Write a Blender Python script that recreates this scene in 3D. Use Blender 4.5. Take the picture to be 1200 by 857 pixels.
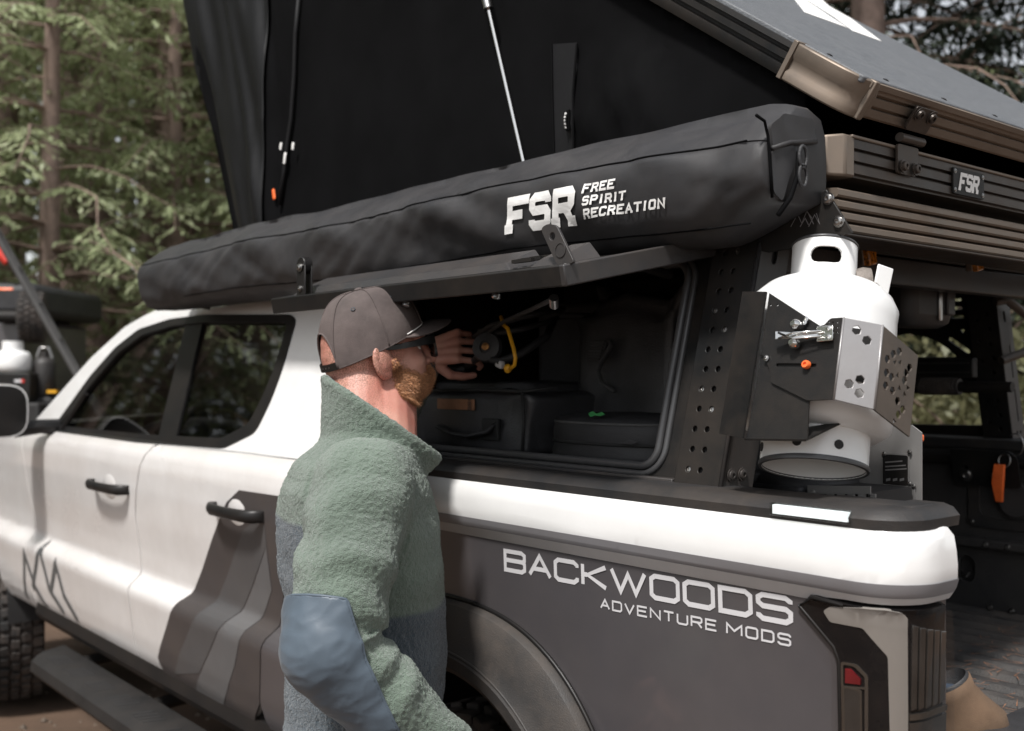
import bpy, bmesh, math, random
import numpy as np
from mathutils import Vector, Matrix, Euler, noise
R=math.radians
random.seed(7)
for o in list(bpy.data.objects): bpy.data.objects.remove(o)
S=bpy.context.scene; COL=S.collection
# ------------------------------------------------------------------ camera
CAM=Vector((0.697,-1.30,1.58)); TH=R(40)
cd=bpy.data.cameras.new('camera'); cam=bpy.data.objects.new('camera',cd); COL.objects.link(cam)
cam.location=CAM; cam.rotation_euler=(R(90),0,R(90)-TH)
cd.sensor_width=36; cd.lens=37.5; cd.shift_y=0.0096; cd.clip_start=.02; cd.clip_end=600
cd.dof.use_dof=True; cd.dof.focus_distance=1.78; cd.dof.aperture_fstop=4.0
S.camera=cam
# ------------------------------------------------------------------ sky, sun, exposure
SUN_EL=R(58); SUN_AZ=R(-68)          # direction towards the sun in plan, measured from +x
w=bpy.data.worlds.new('World'); S.world=w; w.use_nodes=True
nt=w.node_tree; nt.nodes.clear()
sk=nt.nodes.new('ShaderNodeTexSky'); sk.sky_type='NISHITA'; sk.sun_disc=False
sk.sun_elevation=SUN_EL; sk.sun_rotation=R(90)-SUN_AZ; sk.dust_density=1.5; sk.air_density=1.2
hs=nt.nodes.new('ShaderNodeHueSaturation'); hs.inputs['Saturation'].default_value=.22
bg=nt.nodes.new('ShaderNodeBackground'); bg.inputs['Strength'].default_value=.095
wo=nt.nodes.new('ShaderNodeOutputWorld')
nt.links.new(sk.outputs[0],hs.inputs['Color']); nt.links.new(hs.outputs[0],bg.inputs[0]); nt.links.new(bg.outputs[0],wo.inputs[0])
sl=bpy.data.lights.new('sun','SUN'); sl.energy=2.9; sl.angle=R(7); sl.color=(1,.97,.935)
so=bpy.data.objects.new('sun',sl); COL.objects.link(so)
sd=Vector((math.cos(SUN_EL)*math.cos(SUN_AZ),math.cos(SUN_EL)*math.sin(SUN_AZ),math.sin(SUN_EL)))
so.rotation_euler=sd.to_track_quat('Z','Y').to_euler(); so.location=(0,-6,9)
S.view_settings.view_transform='Standard'; S.view_settings.look='None'
S.view_settings.exposure=.75; S.view_settings.gamma=1; S.view_settings.use_curve_mapping=False
S.render.engine='CYCLES'
# ------------------------------------------------------------------ measuring helpers (photo point -> point on a known plane)
FW=(-math.cos(TH),math.sin(TH)); RT=(math.sin(TH),math.cos(TH))
def _ray(px,py):
    u=(px-600)/1250.; v=(440-py)/1250.
    return Vector((FW[0]+u*RT[0],FW[1]+u*RT[1],v))
def onY(px,py,y):
    d=_ray(px,py); return CAM+d*((y-CAM.y)/d.y)
def onX(px,py,x):
    d=_ray(px,py); return CAM+d*((x-CAM.x)/d.x)
def onP(px,py,o,n):
    d=_ray(px,py); n=Vector(n); return CAM+d*((Vector(o)-CAM).dot(n)/d.dot(n))
# ------------------------------------------------------------------ materials
MT={}
def M(name,col,rough=.5,metal=0,var=.12,vs=9,bump=0,bs=120,dirt=0,dcol=(.16,.115,.08),ds=5,spec=.5,coat=0,sheen=0,zdirt=None,detail=6):
    """principled material: colour with uneven tone, optional dust and fine relief"""
    m=bpy.data.materials.new(name); m.use_nodes=True; n=m.node_tree; b=n.nodes['Principled BSDF']; L=n.links.new
    b.inputs['Roughness'].default_value=rough; b.inputs['Metallic'].default_value=metal
    b.inputs['Specular IOR Level'].default_value=spec; b.inputs['Coat Weight'].default_value=coat; b.inputs['Sheen Weight'].default_value=sheen
    b.inputs['Coat Roughness'].default_value=.06
    tc=n.nodes.new('ShaderNodeTexCoord')
    nz=n.nodes.new('ShaderNodeTexNoise'); nz.inputs['Scale'].default_value=vs; nz.inputs['Detail'].default_value=detail; nz.inputs['Roughness'].default_value=.65
    L(tc.outputs['Object'],nz.inputs['Vector'])
    mx=n.nodes.new('ShaderNodeMix'); mx.data_type='RGBA'
    a=[max(0,c*(1-var)) for c in col]; c2=[min(1,c*(1+var)) for c in col]
    mr=n.nodes.new('ShaderNodeMapRange'); mr.inputs[1].default_value=.3; mr.inputs[2].default_value=.7
    L(nz.outputs['Fac'],mr.inputs[0]); L(mr.outputs[0],mx.inputs['Factor'])
    mx.inputs['A'].default_value=(*a,1); mx.inputs['B'].default_value=(*c2,1)
    out=mx.outputs['Result']
    if dirt>0:
        n2=n.nodes.new('ShaderNodeTexNoise'); n2.inputs['Scale'].default_value=ds; n2.inputs['Detail'].default_value=9; n2.inputs['Roughness'].default_value=.72
        L(tc.outputs['Object'],n2.inputs['Vector'])
        m2=n.nodes.new('ShaderNodeMapRange'); m2.inputs[1].default_value=.38; m2.inputs[2].default_value=.72; m2.inputs[4].default_value=dirt
        L(n2.outputs['Fac'],m2.inputs[0])
        fac=m2.outputs[0]
        d=n.nodes.new('ShaderNodeMix'); d.data_type='RGBA'; L(fac,d.inputs['Factor']); L(out,d.inputs['A']); d.inputs['B'].default_value=(*dcol,1)
        out=d.outputs['Result']
        rr=n.nodes.new('ShaderNodeMapRange'); rr.inputs[3].default_value=rough; rr.inputs[4].default_value=min(1,rough+.4); L(fac,rr.inputs[0]); L(rr.outputs[0],b.inputs['Roughness'])
    L(out,b.inputs['Base Color'])
    if bump>0:
        n3=n.nodes.new('ShaderNodeTexNoise'); n3.inputs['Scale'].default_value=bs; n3.inputs['Detail'].default_value=4; L(tc.outputs['Object'],n3.inputs['Vector'])
        bp=n.nodes.new('ShaderNodeBump'); bp.inputs['Strength'].default_value=bump; bp.inputs['Distance'].default_value=.004; L(n3.outputs['Fac'],bp.inputs['Height']); L(bp.outputs[0],b.inputs['Normal'])
    MT[name]=m; return m
def glass(name,tint,rough=.02,f0=.045):
    m=bpy.data.materials.new(name); m.use_nodes=True; n=m.node_tree; n.nodes.clear(); L=n.links.new
    t=n.nodes.new('ShaderNodeBsdfTransparent'); t.inputs[0].default_value=(*tint,1)
    g=n.nodes.new('ShaderNodeBsdfGlossy'); g.inputs['Roughness'].default_value=rough
    lw=n.nodes.new('ShaderNodeLayerWeight'); lw.inputs[0].default_value=.5; pw=n.nodes.new('ShaderNodeMath'); pw.operation='POWER'; pw.inputs[1].default_value=5; L(lw.outputs['Facing'],pw.inputs[0]); f=n.nodes.new('ShaderNodeMath'); f.operation='MULTIPLY_ADD'; f.inputs[1].default_value=.95; f.inputs[2].default_value=f0; L(pw.outputs[0],f.inputs[0])
    mx=n.nodes.new('ShaderNodeMixShader'); o=n.nodes.new('ShaderNodeOutputMaterial')
    L(f.outputs[0],mx.inputs[0]); L(t.outputs[0],mx.inputs[1]); L(g.outputs[0],mx.inputs[2]); L(mx.outputs[0],o.inputs[0]); MT[name]=m
def emit(name,col,st):
    m=bpy.data.materials.new(name); m.use_nodes=True; b=m.node_tree.nodes['Principled BSDF']
    b.inputs['Base Color'].default_value=(*col,1); b.inputs['Emission Color'].default_value=(*col,1); b.inputs['Emission Strength'].default_value=st; MT[name]=m
M('white_paint',(.79,.785,.775),.2,var=.02,coat=.9,dirt=.10,ds=2.5)
M('door_paint',(.74,.72,.705),.2,var=.03,coat=.9,dirt=.25,ds=1.6,dcol=(.30,.22,.17))
M('wrap_dark',(.066,.061,.065),.3,var=.10,vs=3,coat=.4,dirt=.22,ds=3.5,dcol=(.115,.10,.09))
M('wrap_grey',(.22,.215,.225),.35,var=.05,dirt=.15)
M('wrap_light',(.55,.545,.55),.35,var=.05,dirt=.12)
M('wrap_teal',(.085,.09,.092),.4,var=.06,dirt=.12)
M('wrap_brown',(.052,.046,.046),.4,var=.06,dirt=.12)
M('letter_silver',(.58,.57,.58),.4,var=.04)
M('letter_white',(.80,.79,.77),.6,var=.04)
M('black_plastic',(.020,.020,.021),.5,var=.15,bump=.15,bs=400,dirt=.18,ds=7)
M('trim_black',(.009,.009,.0095),.4,var=.1,dirt=.06,spec=.3)
M('dusty_plastic',(.034,.032,.031),.55,var=.15,bump=.2,bs=350,dirt=.85,ds=3.2,dcol=(.098,.075,.058))
M('rubber',(.02,.02,.02),.75,var=.2,bump=.3,bs=90,dirt=.6,ds=9,dcol=(.14,.105,.085))
M('seal_rubber',(.06,.06,.062),.33,var=.1)
M('powder_black',(.0075,.008,.0085),.48,spec=.28,var=.12,bump=.12,bs=600,dirt=.12,ds=6)
M('powder_grey',(.028,.028,.03),.38,var=.1,bump=.1,bs=600,dirt=.2,ds=6)
M('bare_edge',(.38,.37,.36),.35,1,var=.1)
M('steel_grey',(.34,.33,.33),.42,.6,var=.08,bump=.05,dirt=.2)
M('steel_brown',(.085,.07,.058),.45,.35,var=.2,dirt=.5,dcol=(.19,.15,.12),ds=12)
M('alu_dusty',(.20,.165,.135),.42,.55,var=.15,dirt=.65,ds=9,dcol=(.21,.16,.12))
M('alu_dark',(.05,.042,.037),.38,.45,var=.2,dirt=.55,ds=8,dcol=(.14,.105,.08))
M('alu_bright',(.25,.245,.24),.38,.3,var=.06,bump=.03,dirt=.12)
M('chrome',(.75,.74,.72),.14,1,var=.03)
M('bolt',(.42,.41,.40),.28,1,var=.1)
M('lid_grey',(.105,.112,.122),.5,var=.16,vs=60,bump=.5,bs=260,dirt=.25,ds=14,dcol=(.19,.19,.19))
M('canvas_black',(.0042,.0042,.0046),.75,var=.3,vs=4,bump=.15,bs=900,spec=.05)
M('canvas_edge',(.010,.010,.011),.6,var=.2,spec=.2)
M('bag_grey',(.027,.027,.029),.44,var=.16,vs=5,bump=.22,bs=1100,dirt=.28,ds=6,dcol=(.09,.08,.075),spec=.4)
M('bag_black',(.028,.028,.030),.55,var=.25,vs=14,bump=.35,bs=500)
M('bag_shine',(.045,.045,.048),.38,var=.25,vs=14,bump=.3,bs=300)
M('webbing',(.07,.07,.07),.7,var=.2,bump=.5,bs=500)
M('webbing_dark',(.018,.018,.018),.7,var=.2,bump=.5,bs=500)
M('leather_tan',(.30,.14,.075),.5,var=.15,vs=40,bump=.2)
M('green_print',(.03,.22,.06),.6)
M('orange_web',(.95,.16,.03),.6,var=.15,vs=30,bump=.4,bs=500)
M('orange_paint',(.85,.16,.04),.4)
M('red_print',(.62,.035,.02),.5)
M('red_lens',(.13,.006,.010),.12,coat=1,var=.3,vs=60)
M('lamp_black',(.006,.006,.007),.12,spec=.2,coat=.2,dirt=.07,ds=7,dcol=(.16,.12,.09))
M('lamp_white',(.22,.205,.19),.2,coat=.9,var=.04,dirt=.1)
M('lamp_rib',(.05,.047,.045),.12,.5,coat=1,var=.3,vs=18,dirt=.12,dcol=(.17,.14,.11))
M('lamp_chrome',(.16,.145,.13),.2,.8,dirt=.15)
M('amber',(.45,.16,.015),.2,coat=1,var=.7,vs=160,detail=1)
M('tank_white',(.83,.83,.82),.34,var=.015,coat=.3,dirt=.05,dcol=(.4,.37,.33))
M('brass',(.48,.24,.09),.38,.9,var=.25,vs=40)
M('cast_grey',(.20,.175,.155),.7,.3,var=.2,bump=.5,bs=200)
M('yellow_plastic',(.80,.40,.02),.45)
M('interior',(.018,.017,.017),.7,var=.2)
M('interior_grey',(.06,.058,.056),.7,var=.2)
M('bed_black',(.020,.020,.021),.6,var=.2,bump=.4,bs=300,dirt=.30,ds=4,dcol=(.10,.085,.075))
M('bed_floor',(.034,.034,.035),.6,var=.2,bump=.5,bs=260,dirt=.7,ds=6,dcol=(.12,.10,.085))
M('suede_tan',(.13,.08,.048),.85,var=.25,vs=14,bump=.15,bs=400,dirt=.3)
M('denim',(.03,.045,.07),.85,var=.3,vs=60)
M('dirt_ground',(.075,.045,.028),.95,var=.45,vs=1.6,bump=1,bs=14,dirt=.55,ds=.7,dcol=(.14,.09,.06),detail=12)
M('bark',(.24,.175,.145),.9,var=.35,vs=6,bump=1,bs=30)
M('twig',(.21,.15,.12),.9,var=.3,vs=8)
M('rock',(.11,.085,.065),.9,var=.3,vs=6,bump=.7,bs=30)
glass('tint_glass',(.30,.30,.29)); glass('clear_glass',(.75,.77,.76)); glass('shade_lens',(.06,.05,.05)); glass('lens_glass',(.92,.91,.90),.02,.014)
M('canvas_sheen',(.005,.005,.0055),.45,var=.3,vs=5,bump=.2,bs=700,spec=.3)
emit('led',(.85,.88,.9),.55)
# ------------------------------------------------------------------ mesh helpers
class G:
    def __init__(s): s.v=[]; s.f=[]
    def add(s,v,f):
        o=len(s.v); s.v+=[tuple(p) for p in v]; s.f+=[tuple(i+o for i in q) for q in f]; return s
    def box(s,c,d,rot=None):
        x,y,z=[k/2 for k in d]; P=[Vector(p) for p in ((-x,-y,-z),(x,-y,-z),(x,y,-z),(-x,y,-z),(-x,-y,z),(x,-y,z),(x,y,z),(-x,y,z))]
        if rot is not None: P=[rot@p for p in P]
        c=Vector(c); return s.add([p+c for p in P],[(0,3,2,1),(4,5,6,7),(0,1,5,4),(1,2,6,5),(2,3,7,6),(3,0,4,7)])
    def loft(s,rings,cap=True,close=True):
        n=len(rings[0]); v=[p for r in rings for p in r]; f=[]
        for i in range(len(rings)-1):
            for j in range(n if close else n-1):
                k=(j+1)%n; f.append((i*n+j,i*n+k,(i+1)*n+k,(i+1)*n+j))
        if cap: f.append(tuple(reversed(range(n)))); f.append(tuple((len(rings)-1)*n+j for j in range(n)))
        return s.add(v,f)
    def tube(s,pts,r,n=10,cap=True,flat=None):
        pts=[Vector(p) for p in pts]; rs=r if isinstance(r,(list,tuple)) else [r]*len(pts)
        rings=[]; up=None
        for i,p in enumerate(pts):
            t=(pts[min(i+1,len(pts)-1)]-pts[max(i-1,0)]).normalized()
            if up is None:
                up=Vector((0,0,1)) if abs(t.z)<.9 else Vector((1,0,0))
            a=t.cross(up).normalized(); b=a.cross(t).normalized(); up=b
            fl=flat if flat else 1
            rings.append([p+rs[i]*(math.cos(q)*a+math.sin(q)*b*fl) for q in [2*math.pi*k/n for k in range(n)]])
        return s.loft(rings,cap)
    def cyl(s,a,b,r,n=16): return s.tube([a,b],r,n)
    def lathe(s,prof,o,ax,n=32,cap=True):
        o=Vector(o); q=Vector(ax).normalized().to_track_quat('Z','Y').to_matrix()
        return s.loft([[o+q@Vector((r*math.cos(2*math.pi*k/n),r*math.sin(2*math.pi*k/n),h)) for k in range(n)] for r,h in prof],cap)
    def ell(s,c,r,rot=None,n=20,m=12):
        c=Vector(c); rings=[]
        for i in range(1,m):
            a=math.pi*i/m
            ring=[]
            for k in range(n):
                b=2*math.pi*k/n; p=Vector((r[0]*math.sin(a)*math.cos(b),r[1]*math.sin(a)*math.sin(b),-r[2]*math.cos(a)))
                ring.append(c+(rot@p if rot is not None else p))
            rings.append(ring)
        return s.loft(rings)
    def rc(s,a,ra,b,rb,n=18):
        """round cone: closed limb segment with rounded ends"""
        a=Vector(a);b=Vector(b);d=(b-a).normalized(); q=d.to_track_quat('Z','Y').to_matrix(); rings=[]
        for ang in (-80,-60,-40,-20,0): rings.append((a+d*ra*math.sin(R(ang)),ra*math.cos(R(ang))))
        for ang in (0,20,40,60,80): rings.append((b+d*rb*math.sin(R(ang)),rb*math.cos(R(ang))))
        return s.loft([[p+q@Vector((rr*math.cos(2*math.pi*k/n),rr*math.sin(2*math.pi*k/n),0)) for k in range(n)] for p,rr in rings])
    def obj(s,name,mat,par=None,smooth=35,bev=0,seg=2): return link(name,mesh_of(s.v,s.f),mat,par,smooth,bev,seg)
def mesh_of(v,f):
    me=bpy.data.meshes.new('m'); me.from_pydata([tuple(p) for p in v],[],f); me.update(); return me
def fixn(me):
    bm=bmesh.new(); bm.from_mesh(me); bmesh.ops.recalc_face_normals(bm,faces=bm.faces); bm.to_mesh(me); bm.free()
def link(name,me,mat,par=None,smooth=35,bev=0,seg=2,recalc=True):
    if recalc: fixn(me)
    me.name=name
    o=bpy.data.objects.new(name,me); COL.objects.link(o)
    if mat: me.materials.append(MT[mat] if isinstance(mat,str) else mat)
    if smooth:
        me.polygons.foreach_set('use_smooth',[True]*len(me.polygons))
        if smooth<180: me.set_sharp_from_angle(angle=R(smooth))
    if bev:
        b=o.modifiers.new('bevel','BEVEL'); b.width=bev; b.segments=seg; b.limit_method='ANGLE'; b.angle_limit=R(40)
        b.harden_normals=False
    if par: attach(o,par)
    return o
def wm(o):
    m=Matrix.LocRotScale(o.location,o.rotation_euler,o.scale)
    return wm(o.parent)@o.matrix_parent_inverse@m if o.parent else m
def attach(o,par): o.parent=par; o.matrix_parent_inverse=wm(par).inverted()
def thing(name,loc,label,cat,group=None):
    o=bpy.data.objects.new(name,None); COL.objects.link(o); o.location=loc; o.empty_display_size=.1
    o['label']=label; o['category']=cat
    if group: o['group']=group
    return o
def tag(o,label,cat,group=None):
    o['label']=label; o['category']=cat
    if group: o['group']=group
    return o
def interp(z,tab):
    if z<=tab[0][0]: return tab[0][1]
    for (a,b),(c,d) in zip(tab,tab[1:]):
        if z<=c: return b+(d-b)*(z-a)/(c-a)
    return tab[-1][1]
def fill2d(outers,holes=(),step=None):
    """filled 2-D region -> bmesh in the xy plane, cut into a grid of the given step"""
    bm=bmesh.new(); ed=[]
    for lp in list(outers)+list(holes):
        vs=[bm.verts.new((p[0],p[1],0)) for p in lp]
        ed+=[bm.edges.new((vs[i],vs[(i+1)%len(vs)])) for i in range(len(vs))]
    bmesh.ops.triangle_fill(bm,use_beauty=True,use_dissolve=False,edges=ed,normal=(0,0,1))
    grid_cut(bm,step); return bm
def grid_cut(bm,step):
    if not step: return
    sx,sy=step if isinstance(step,(tuple,list)) else (step,step)
    xs=[v.co.x for v in bm.verts]; ys=[v.co.y for v in bm.verts]
    for lo,hi,st,n in ((min(xs),max(xs),sx,(1,0,0)),(min(ys),max(ys),sy,(0,1,0))):
        if not st: continue
        k=math.floor(lo/st)+1
        while k*st<hi-1e-6:
            co=(k*st,0,0) if n[0] else (0,k*st,0)
            bmesh.ops.bisect_plane(bm,geom=bm.verts[:]+bm.edges[:]+bm.faces[:],dist=1e-6,plane_co=co,plane_no=n); k+=1
def panel(name,outers,holes,func,step,mat,par,thick=.006,off=0,smooth=40,bev=0):
    """curved sheet: a flat outline laid onto func(a,b) -> (point, outward normal)"""
    bm=fill2d(outers,holes,step); bm.verts.ensure_lookup_table()
    inner=[]; pos=[]
    for v in bm.verts:
        p,n=func(v.co.x,v.co.y); pos.append(Vector(p)+Vector(n)*off); inner.append(Vector(p)+Vector(n)*(off-thick))
    V=[tuple(p) for p in pos]; bm.verts.index_update()
    Fc=[tuple(v.index for v in f.verts) for f in bm.faces]
    if thick>0:
        N=len(V); V+= [tuple(p) for p in inner]
        be=[(e.verts[0].index,e.verts[1].index,e) for e in bm.edges if len(e.link_faces)==1]
        Fi=[tuple(i+N for i in reversed(f)) for f in Fc]
        side=[]
        for a,b,e in be:
            fv=[v.index for v in e.link_faces[0].verts]; i=fv.index(a)
            if fv[(i+1)%len(fv)]==b: side.append((b,a,a+N,b+N))
            else: side.append((a,b,b+N,a+N))
        Fc=Fc+Fi+side
    bm.free()
    return link(name,mesh_of(V,Fc),mat,par,smooth,bev)
def flat(o,e1,e2):
    o=Vector(o);e1=Vector(e1).normalized();e2=Vector(e2).normalized();n=e1.cross(e2).normalized()
    return lambda a,b:(o+e1*a+e2*b,n)
def plate(name,outer,holes,fn,mat,par,thick=.003,bev=0,off=0): return panel(name,[outer],holes,fn,None,mat,par,thick,off,30,bev)
def circ(x,y,r,n=12,a0=0): return [(x+r*math.cos(a0+2*math.pi*k/n),y+r*math.sin(a0+2*math.pi*k/n)) for k in range(n)]
def slot(x,y,l,r,ang=0,n=6):
    P=[(l/2+r*math.cos(t),r*math.sin(t)) for t in [R(-90+180*k/n) for k in range(n+1)]]+[(-l/2+r*math.cos(t),r*math.sin(t)) for t in [R(90+180*k/n) for k in range(n+1)]]
    c,s_=math.cos(ang),math.sin(ang); return [(x+a*c-b*s_,y+a*s_+b*c) for a,b in P]
def rrect(x0,y0,x1,y1,r,n=5):
    P=[]
    for cx,cy,a in ((x1-r,y0+r,-90),(x1-r,y1-r,0),(x0+r,y1-r,90),(x0+r,y0+r,180)):
        P+=[(cx+r*math.cos(R(a+90*k/n)),cy+r*math.sin(R(a+90*k/n))) for k in range(n+1)]
    return P
def rpoly(P,r,n=4):
    """polygon with rounded corners"""
    out=[]
    for i,p in enumerate(P):
        p=Vector(p);a=Vector(P[i-1])-p;b=Vector(P[(i+1)%len(P)])-p
        k=min(r,a.length*.45,b.length*.45); a=p+a.normalized()*k; b=p+b.normalized()*k
        for j in range(n+1):
            t=j/n; q=a*(1-t)**2+p*2*t*(1-t)+b*t*t; out.append((q.x,q.y))
    return out
def bolt(p,n,r=.006,mat='bolt',par=None,h=.004):
    p=Vector(p);n=Vector(n).normalized(); g=G(); g.lathe([(r*1.35,-.001),(r*1.35,.001),(r,.0012),(r*.95,h*.8),(r*.6,h),(r*.45,h),(r*.4,h*.4),(.0002,h*.4)],p,n,12)
    return g.obj('bolt',mat,par)
# stroke lettering ------------------------------------------------------------
c=.22
GL={'A':[[(0,0),(.5,1),(1,0)],[(.2,.33),(.8,.33)]],
'B':[[(0,0),(0,1),(.85,1),(1,.88),(1,.62),(.88,.53),(1,.42),(1,.12),(.85,0),(0,0)],[(0,.53),(.88,.53)]],
'C':[[(1,.75),(1,.86),(.86,1),(.14,1),(0,.86),(0,.14),(.14,0),(.86,0),(1,.14),(1,.25)]],
'D':[[(0,0),(0,1),(.84,1),(1,.84),(1,.16),(.84,0),(0,0)]],
'E':[[(1,0),(0,0),(0,1),(1,1)],[(0,.53),(.9,.53)]],
'F':[[(0,0),(0,1),(1,1)],[(0,.5),(.85,.5)]],
'I':[[(.5,0),(.5,1)]],
'K':[[(0,0),(0,1)],[(1,1),(.2,.5),(1,0)],[(0,.5),(.2,.5)]],
'M':[[(0,0),(0,1),(.5,.35),(1,1),(1,0)]],
'N':[[(0,0),(0,1),(1,0),(1,1)]],
'O':[[(.14,0),(0,.14),(0,.86),(.14,1),(.86,1),(1,.86),(1,.14),(.86,0),(.14,0)]],
'P':[[(0,0),(0,1),(.86,1),(1,.88),(1,.6),(.86,.48),(0,.48)]],
'R':[[(0,0),(0,1),(.86,1),(1,.88),(1,.6),(.86,.48),(0,.48)],[(.6,.48),(1,0)]],
'S':[[(1,.78),(1,.87),(.86,1),(.14,1),(0,.87),(0,.66),(.14,.53),(.86,.53),(1,.4),(1,.13),(.86,0),(.14,0),(0,.13),(0,.22)]],
'T':[[(.5,0),(.5,1)],[(0,1),(1,1)]],
'U':[[(0,1),(0,.14),(.14,0),(.86,0),(1,.14),(1,1)]],
'V':[[(0,1),(.5,0),(1,1)]],
'W':[[(0,1),(.27,0),(.5,.85),(.73,0),(1,1)]],
'-':[[(.1,.5),(.9,.5)]],'Y':[[(0,1),(.5,.5),(1,1)],[(.5,.5),(.5,0)]]}
def stroke_polys(line,wd):
    P=[Vector(p) for p in line]; closed=(P[0]-P[-1]).length<1e-6
    if closed: P=P[:-1]
    n=len(P); Lf=[];Rf=[]
    for i,p in enumerate(P):
        a=P[i-1] if (i or closed) else None; b=P[(i+1)%n] if (i<n-1 or closed) else None
        d1=(p-a).normalized() if a is not None else None; d2=(b-p).normalized() if b is not None else None
        if d1 is None: d1=d2
        if d2 is None: d2=d1
        n1=Vector((-d1.y,d1.x)); n2=Vector((-d2.y,d2.x)); m=n1+n2
        m=m.normalized() if m.length>1e-4 else n1
        k=min(1/max(m.dot(n1),.35),1.8)*wd/2
        Lf.append(p+m*k); Rf.append(p-m*k)
    q=[]
    for i in range(n if closed else n-1):
        j=(i+1)%n; q.append([Lf[i],Lf[j],Rf[j],Rf[i]])
    return q
def text_polys(txt,h,wl,gap,wd,shear=0,serif=0,iw=.35):
    x=0; out=[]
    for ch in txt:
        if ch==' ': x+=wl*.6; continue
        cw=wl*iw if ch in 'I' else (wl*1.35 if ch in 'WM' else wl)
        lines=[[(x+p[0]*cw,p[1]*h) for p in l] for l in GL[ch]]
        if serif:
            for l in GL[ch]:
                for p in (l[0],l[-1]):
                    if p[1] in (0,1) and ch not in 'OSCDB': lines.append([(x+p[0]*cw-serif,(p[1]*h)),(x+p[0]*cw+serif,(p[1]*h))])
        for l in lines:
            for q in stroke_polys(l,wd): out.append([(p[0]+shear*p[1],p[1]) for p in q])
        x+=cw+gap
    return out,x-gap
def lettering(name,polys,func,mat,par,off=.0012,thick=.0009,step=None):
    """letters cut from thin film: every stroke laid on func(a,b)"""
    bm=bmesh.new()
    for q in polys:
        try: bm.faces.new([bm.verts.new((p[0],p[1],0)) for p in q])
        except Exception: pass
    grid_cut(bm,step); bm.verts.ensure_lookup_table(); bm.verts.index_update()
    V=[];V2=[]
    k=0
    fi={}
    for i,f in enumerate(bm.faces):
        for v in f.verts: fi.setdefault(v.index,i)
    for v in bm.verts:
        p,n=func(v.co.x,v.co.y); e=((fi.get(v.index,0)*7)%11)*2.5e-5
        V.append(Vector(p)+Vector(n)*(off+e))
    Fc=[tuple(v.index for v in f.verts) for f in bm.faces]; bm.free()
    return link(name,mesh_of(V,Fc),mat,par,0,recalc=False)
def remesh(g,vox,it=8,fac=.5):
    me=mesh_of(g.v,g.f); fixn(me); o=bpy.data.objects.new('tmp',me); COL.objects.link(o)
    r=o.modifiers.new('r','REMESH'); r.mode='VOXEL'; r.voxel_size=vox; r.adaptivity=0
    if it:
        s=o.modifiers.new('s','SMOOTH'); s.iterations=it; s.factor=fac
    dg=bpy.context.evaluated_depsgraph_get(); dg.update()
    m2=bpy.data.meshes.new_from_object(o.evaluated_get(dg)); bpy.data.objects.remove(o); return m2
def subdivided(me,n=1):
    o=bpy.data.objects.new('tmp',me); COL.objects.link(o); s=o.modifiers.new('s','SUBSURF'); s.levels=n; s.render_levels=n
    dg=bpy.context.evaluated_depsgraph_get(); dg.update(); m2=bpy.data.meshes.new_from_object(o.evaluated_get(dg)); bpy.data.objects.remove(o); return m2
def coords(me):
    a=np.empty(len(me.vertices)*3); me.vertices.foreach_get('co',a); return a.reshape(-1,3)
def normals(me):
    a=np.empty(len(me.vertices)*3); me.vertices.foreach_get('normal',a); return a.reshape(-1,3)
def setco(me,a): me.vertices.foreach_set('co',a.reshape(-1)); me.update()
def dup(root,loc=None,rz=0,scale=None):
    r=root.copy(); COL.objects.link(r)
    if loc is not None: r.location=loc
    r.rotation_euler=(0,0,rz)
    if scale: r.scale=scale
    def kids(a,b):
        for ch in a.children:
            k=ch.copy(); COL.objects.link(k); k.parent=b; k.matrix_parent_inverse=ch.matrix_parent_inverse.copy(); kids(ch,k)
    kids(root,r); return r
def mirror(o,par,yc):
    """copy of a part on the far side of the truck"""
    me=o.data.copy(); a=coords(me); a[:,1]=2*yc-a[:,1]; setco(me,a); me.flip_normals()
    k=bpy.data.objects.new(o.name.split('.')[0],me); COL.objects.link(k)
    for m in o.modifiers:
        if m.type=='BEVEL': b=k.modifiers.new('bevel','BEVEL'); b.width=m.width; b.segments=m.segments; b.limit_method='ANGLE'; b.angle_limit=m.angle_limit
    attach(k,par); return k
# ================================================================== GROUND
g=G(); NX=60
def gz(x,y):
    d=math.hypot(x+2,y-1); k=max(0,min(1,(d-6)/10))
    return k*(.25*noise.noise((x*.15,y*.15,0))+.04*noise.noise((x*.9,y*.9,3)))+.012*noise.noise((x*3,y*3,1))-.012
xs=[-260,-120,-60,-40]+[-30+i*.75 for i in range(64)]+[20,30,50,120,260]; ys=[-260,-90,-40,-20]+[-12+i*.75 for i in range(66)]+[40,50,70,120,260]
V=[(x,y,gz(x,y)) for y in ys for x in xs]; n=len(xs)
Fc=[(j*n+i,j*n+i+1,(j+1)*n+i+1,(j+1)*n+i) for j in range(len(ys)-1) for i in range(n-1)]
gr=link('ground',mesh_of(V,Fc),'dirt_ground',None,180); gr['kind']='structure'
# pebbles and litter lying on the dirt beside the truck
g=G(); rr=random.Random(3)
for i in range(900):
    x=rr.uniform(-7,.5); y=rr.uniform(-1.2,5) if rr.random()<.6 else rr.uniform(-.6,1.2); s=rr.uniform(.006,.026)
    z=gz(x,y); q=[Vector((rr.uniform(.6,1.2)*s*a,rr.uniform(.6,1.2)*s*b,rr.uniform(.4,.8)*s*c_)) for a,b,c_ in ((1,0,0),(0,1,0),(-1,0,0),(0,-1,0),(0,0,1),(0,0,-1))]
    g.add([p+Vector((x,y,z+s*.1)) for p in q],[(0,1,4),(1,2,4),(2,3,4),(3,0,4),(1,0,5),(2,1,5),(3,2,5),(0,3,5)])
o=g.obj('pebbles','rock',None,0); tag(o,'small pebbles and grit strewn over the brown dirt','gravel'); o['kind']='stuff'
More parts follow.
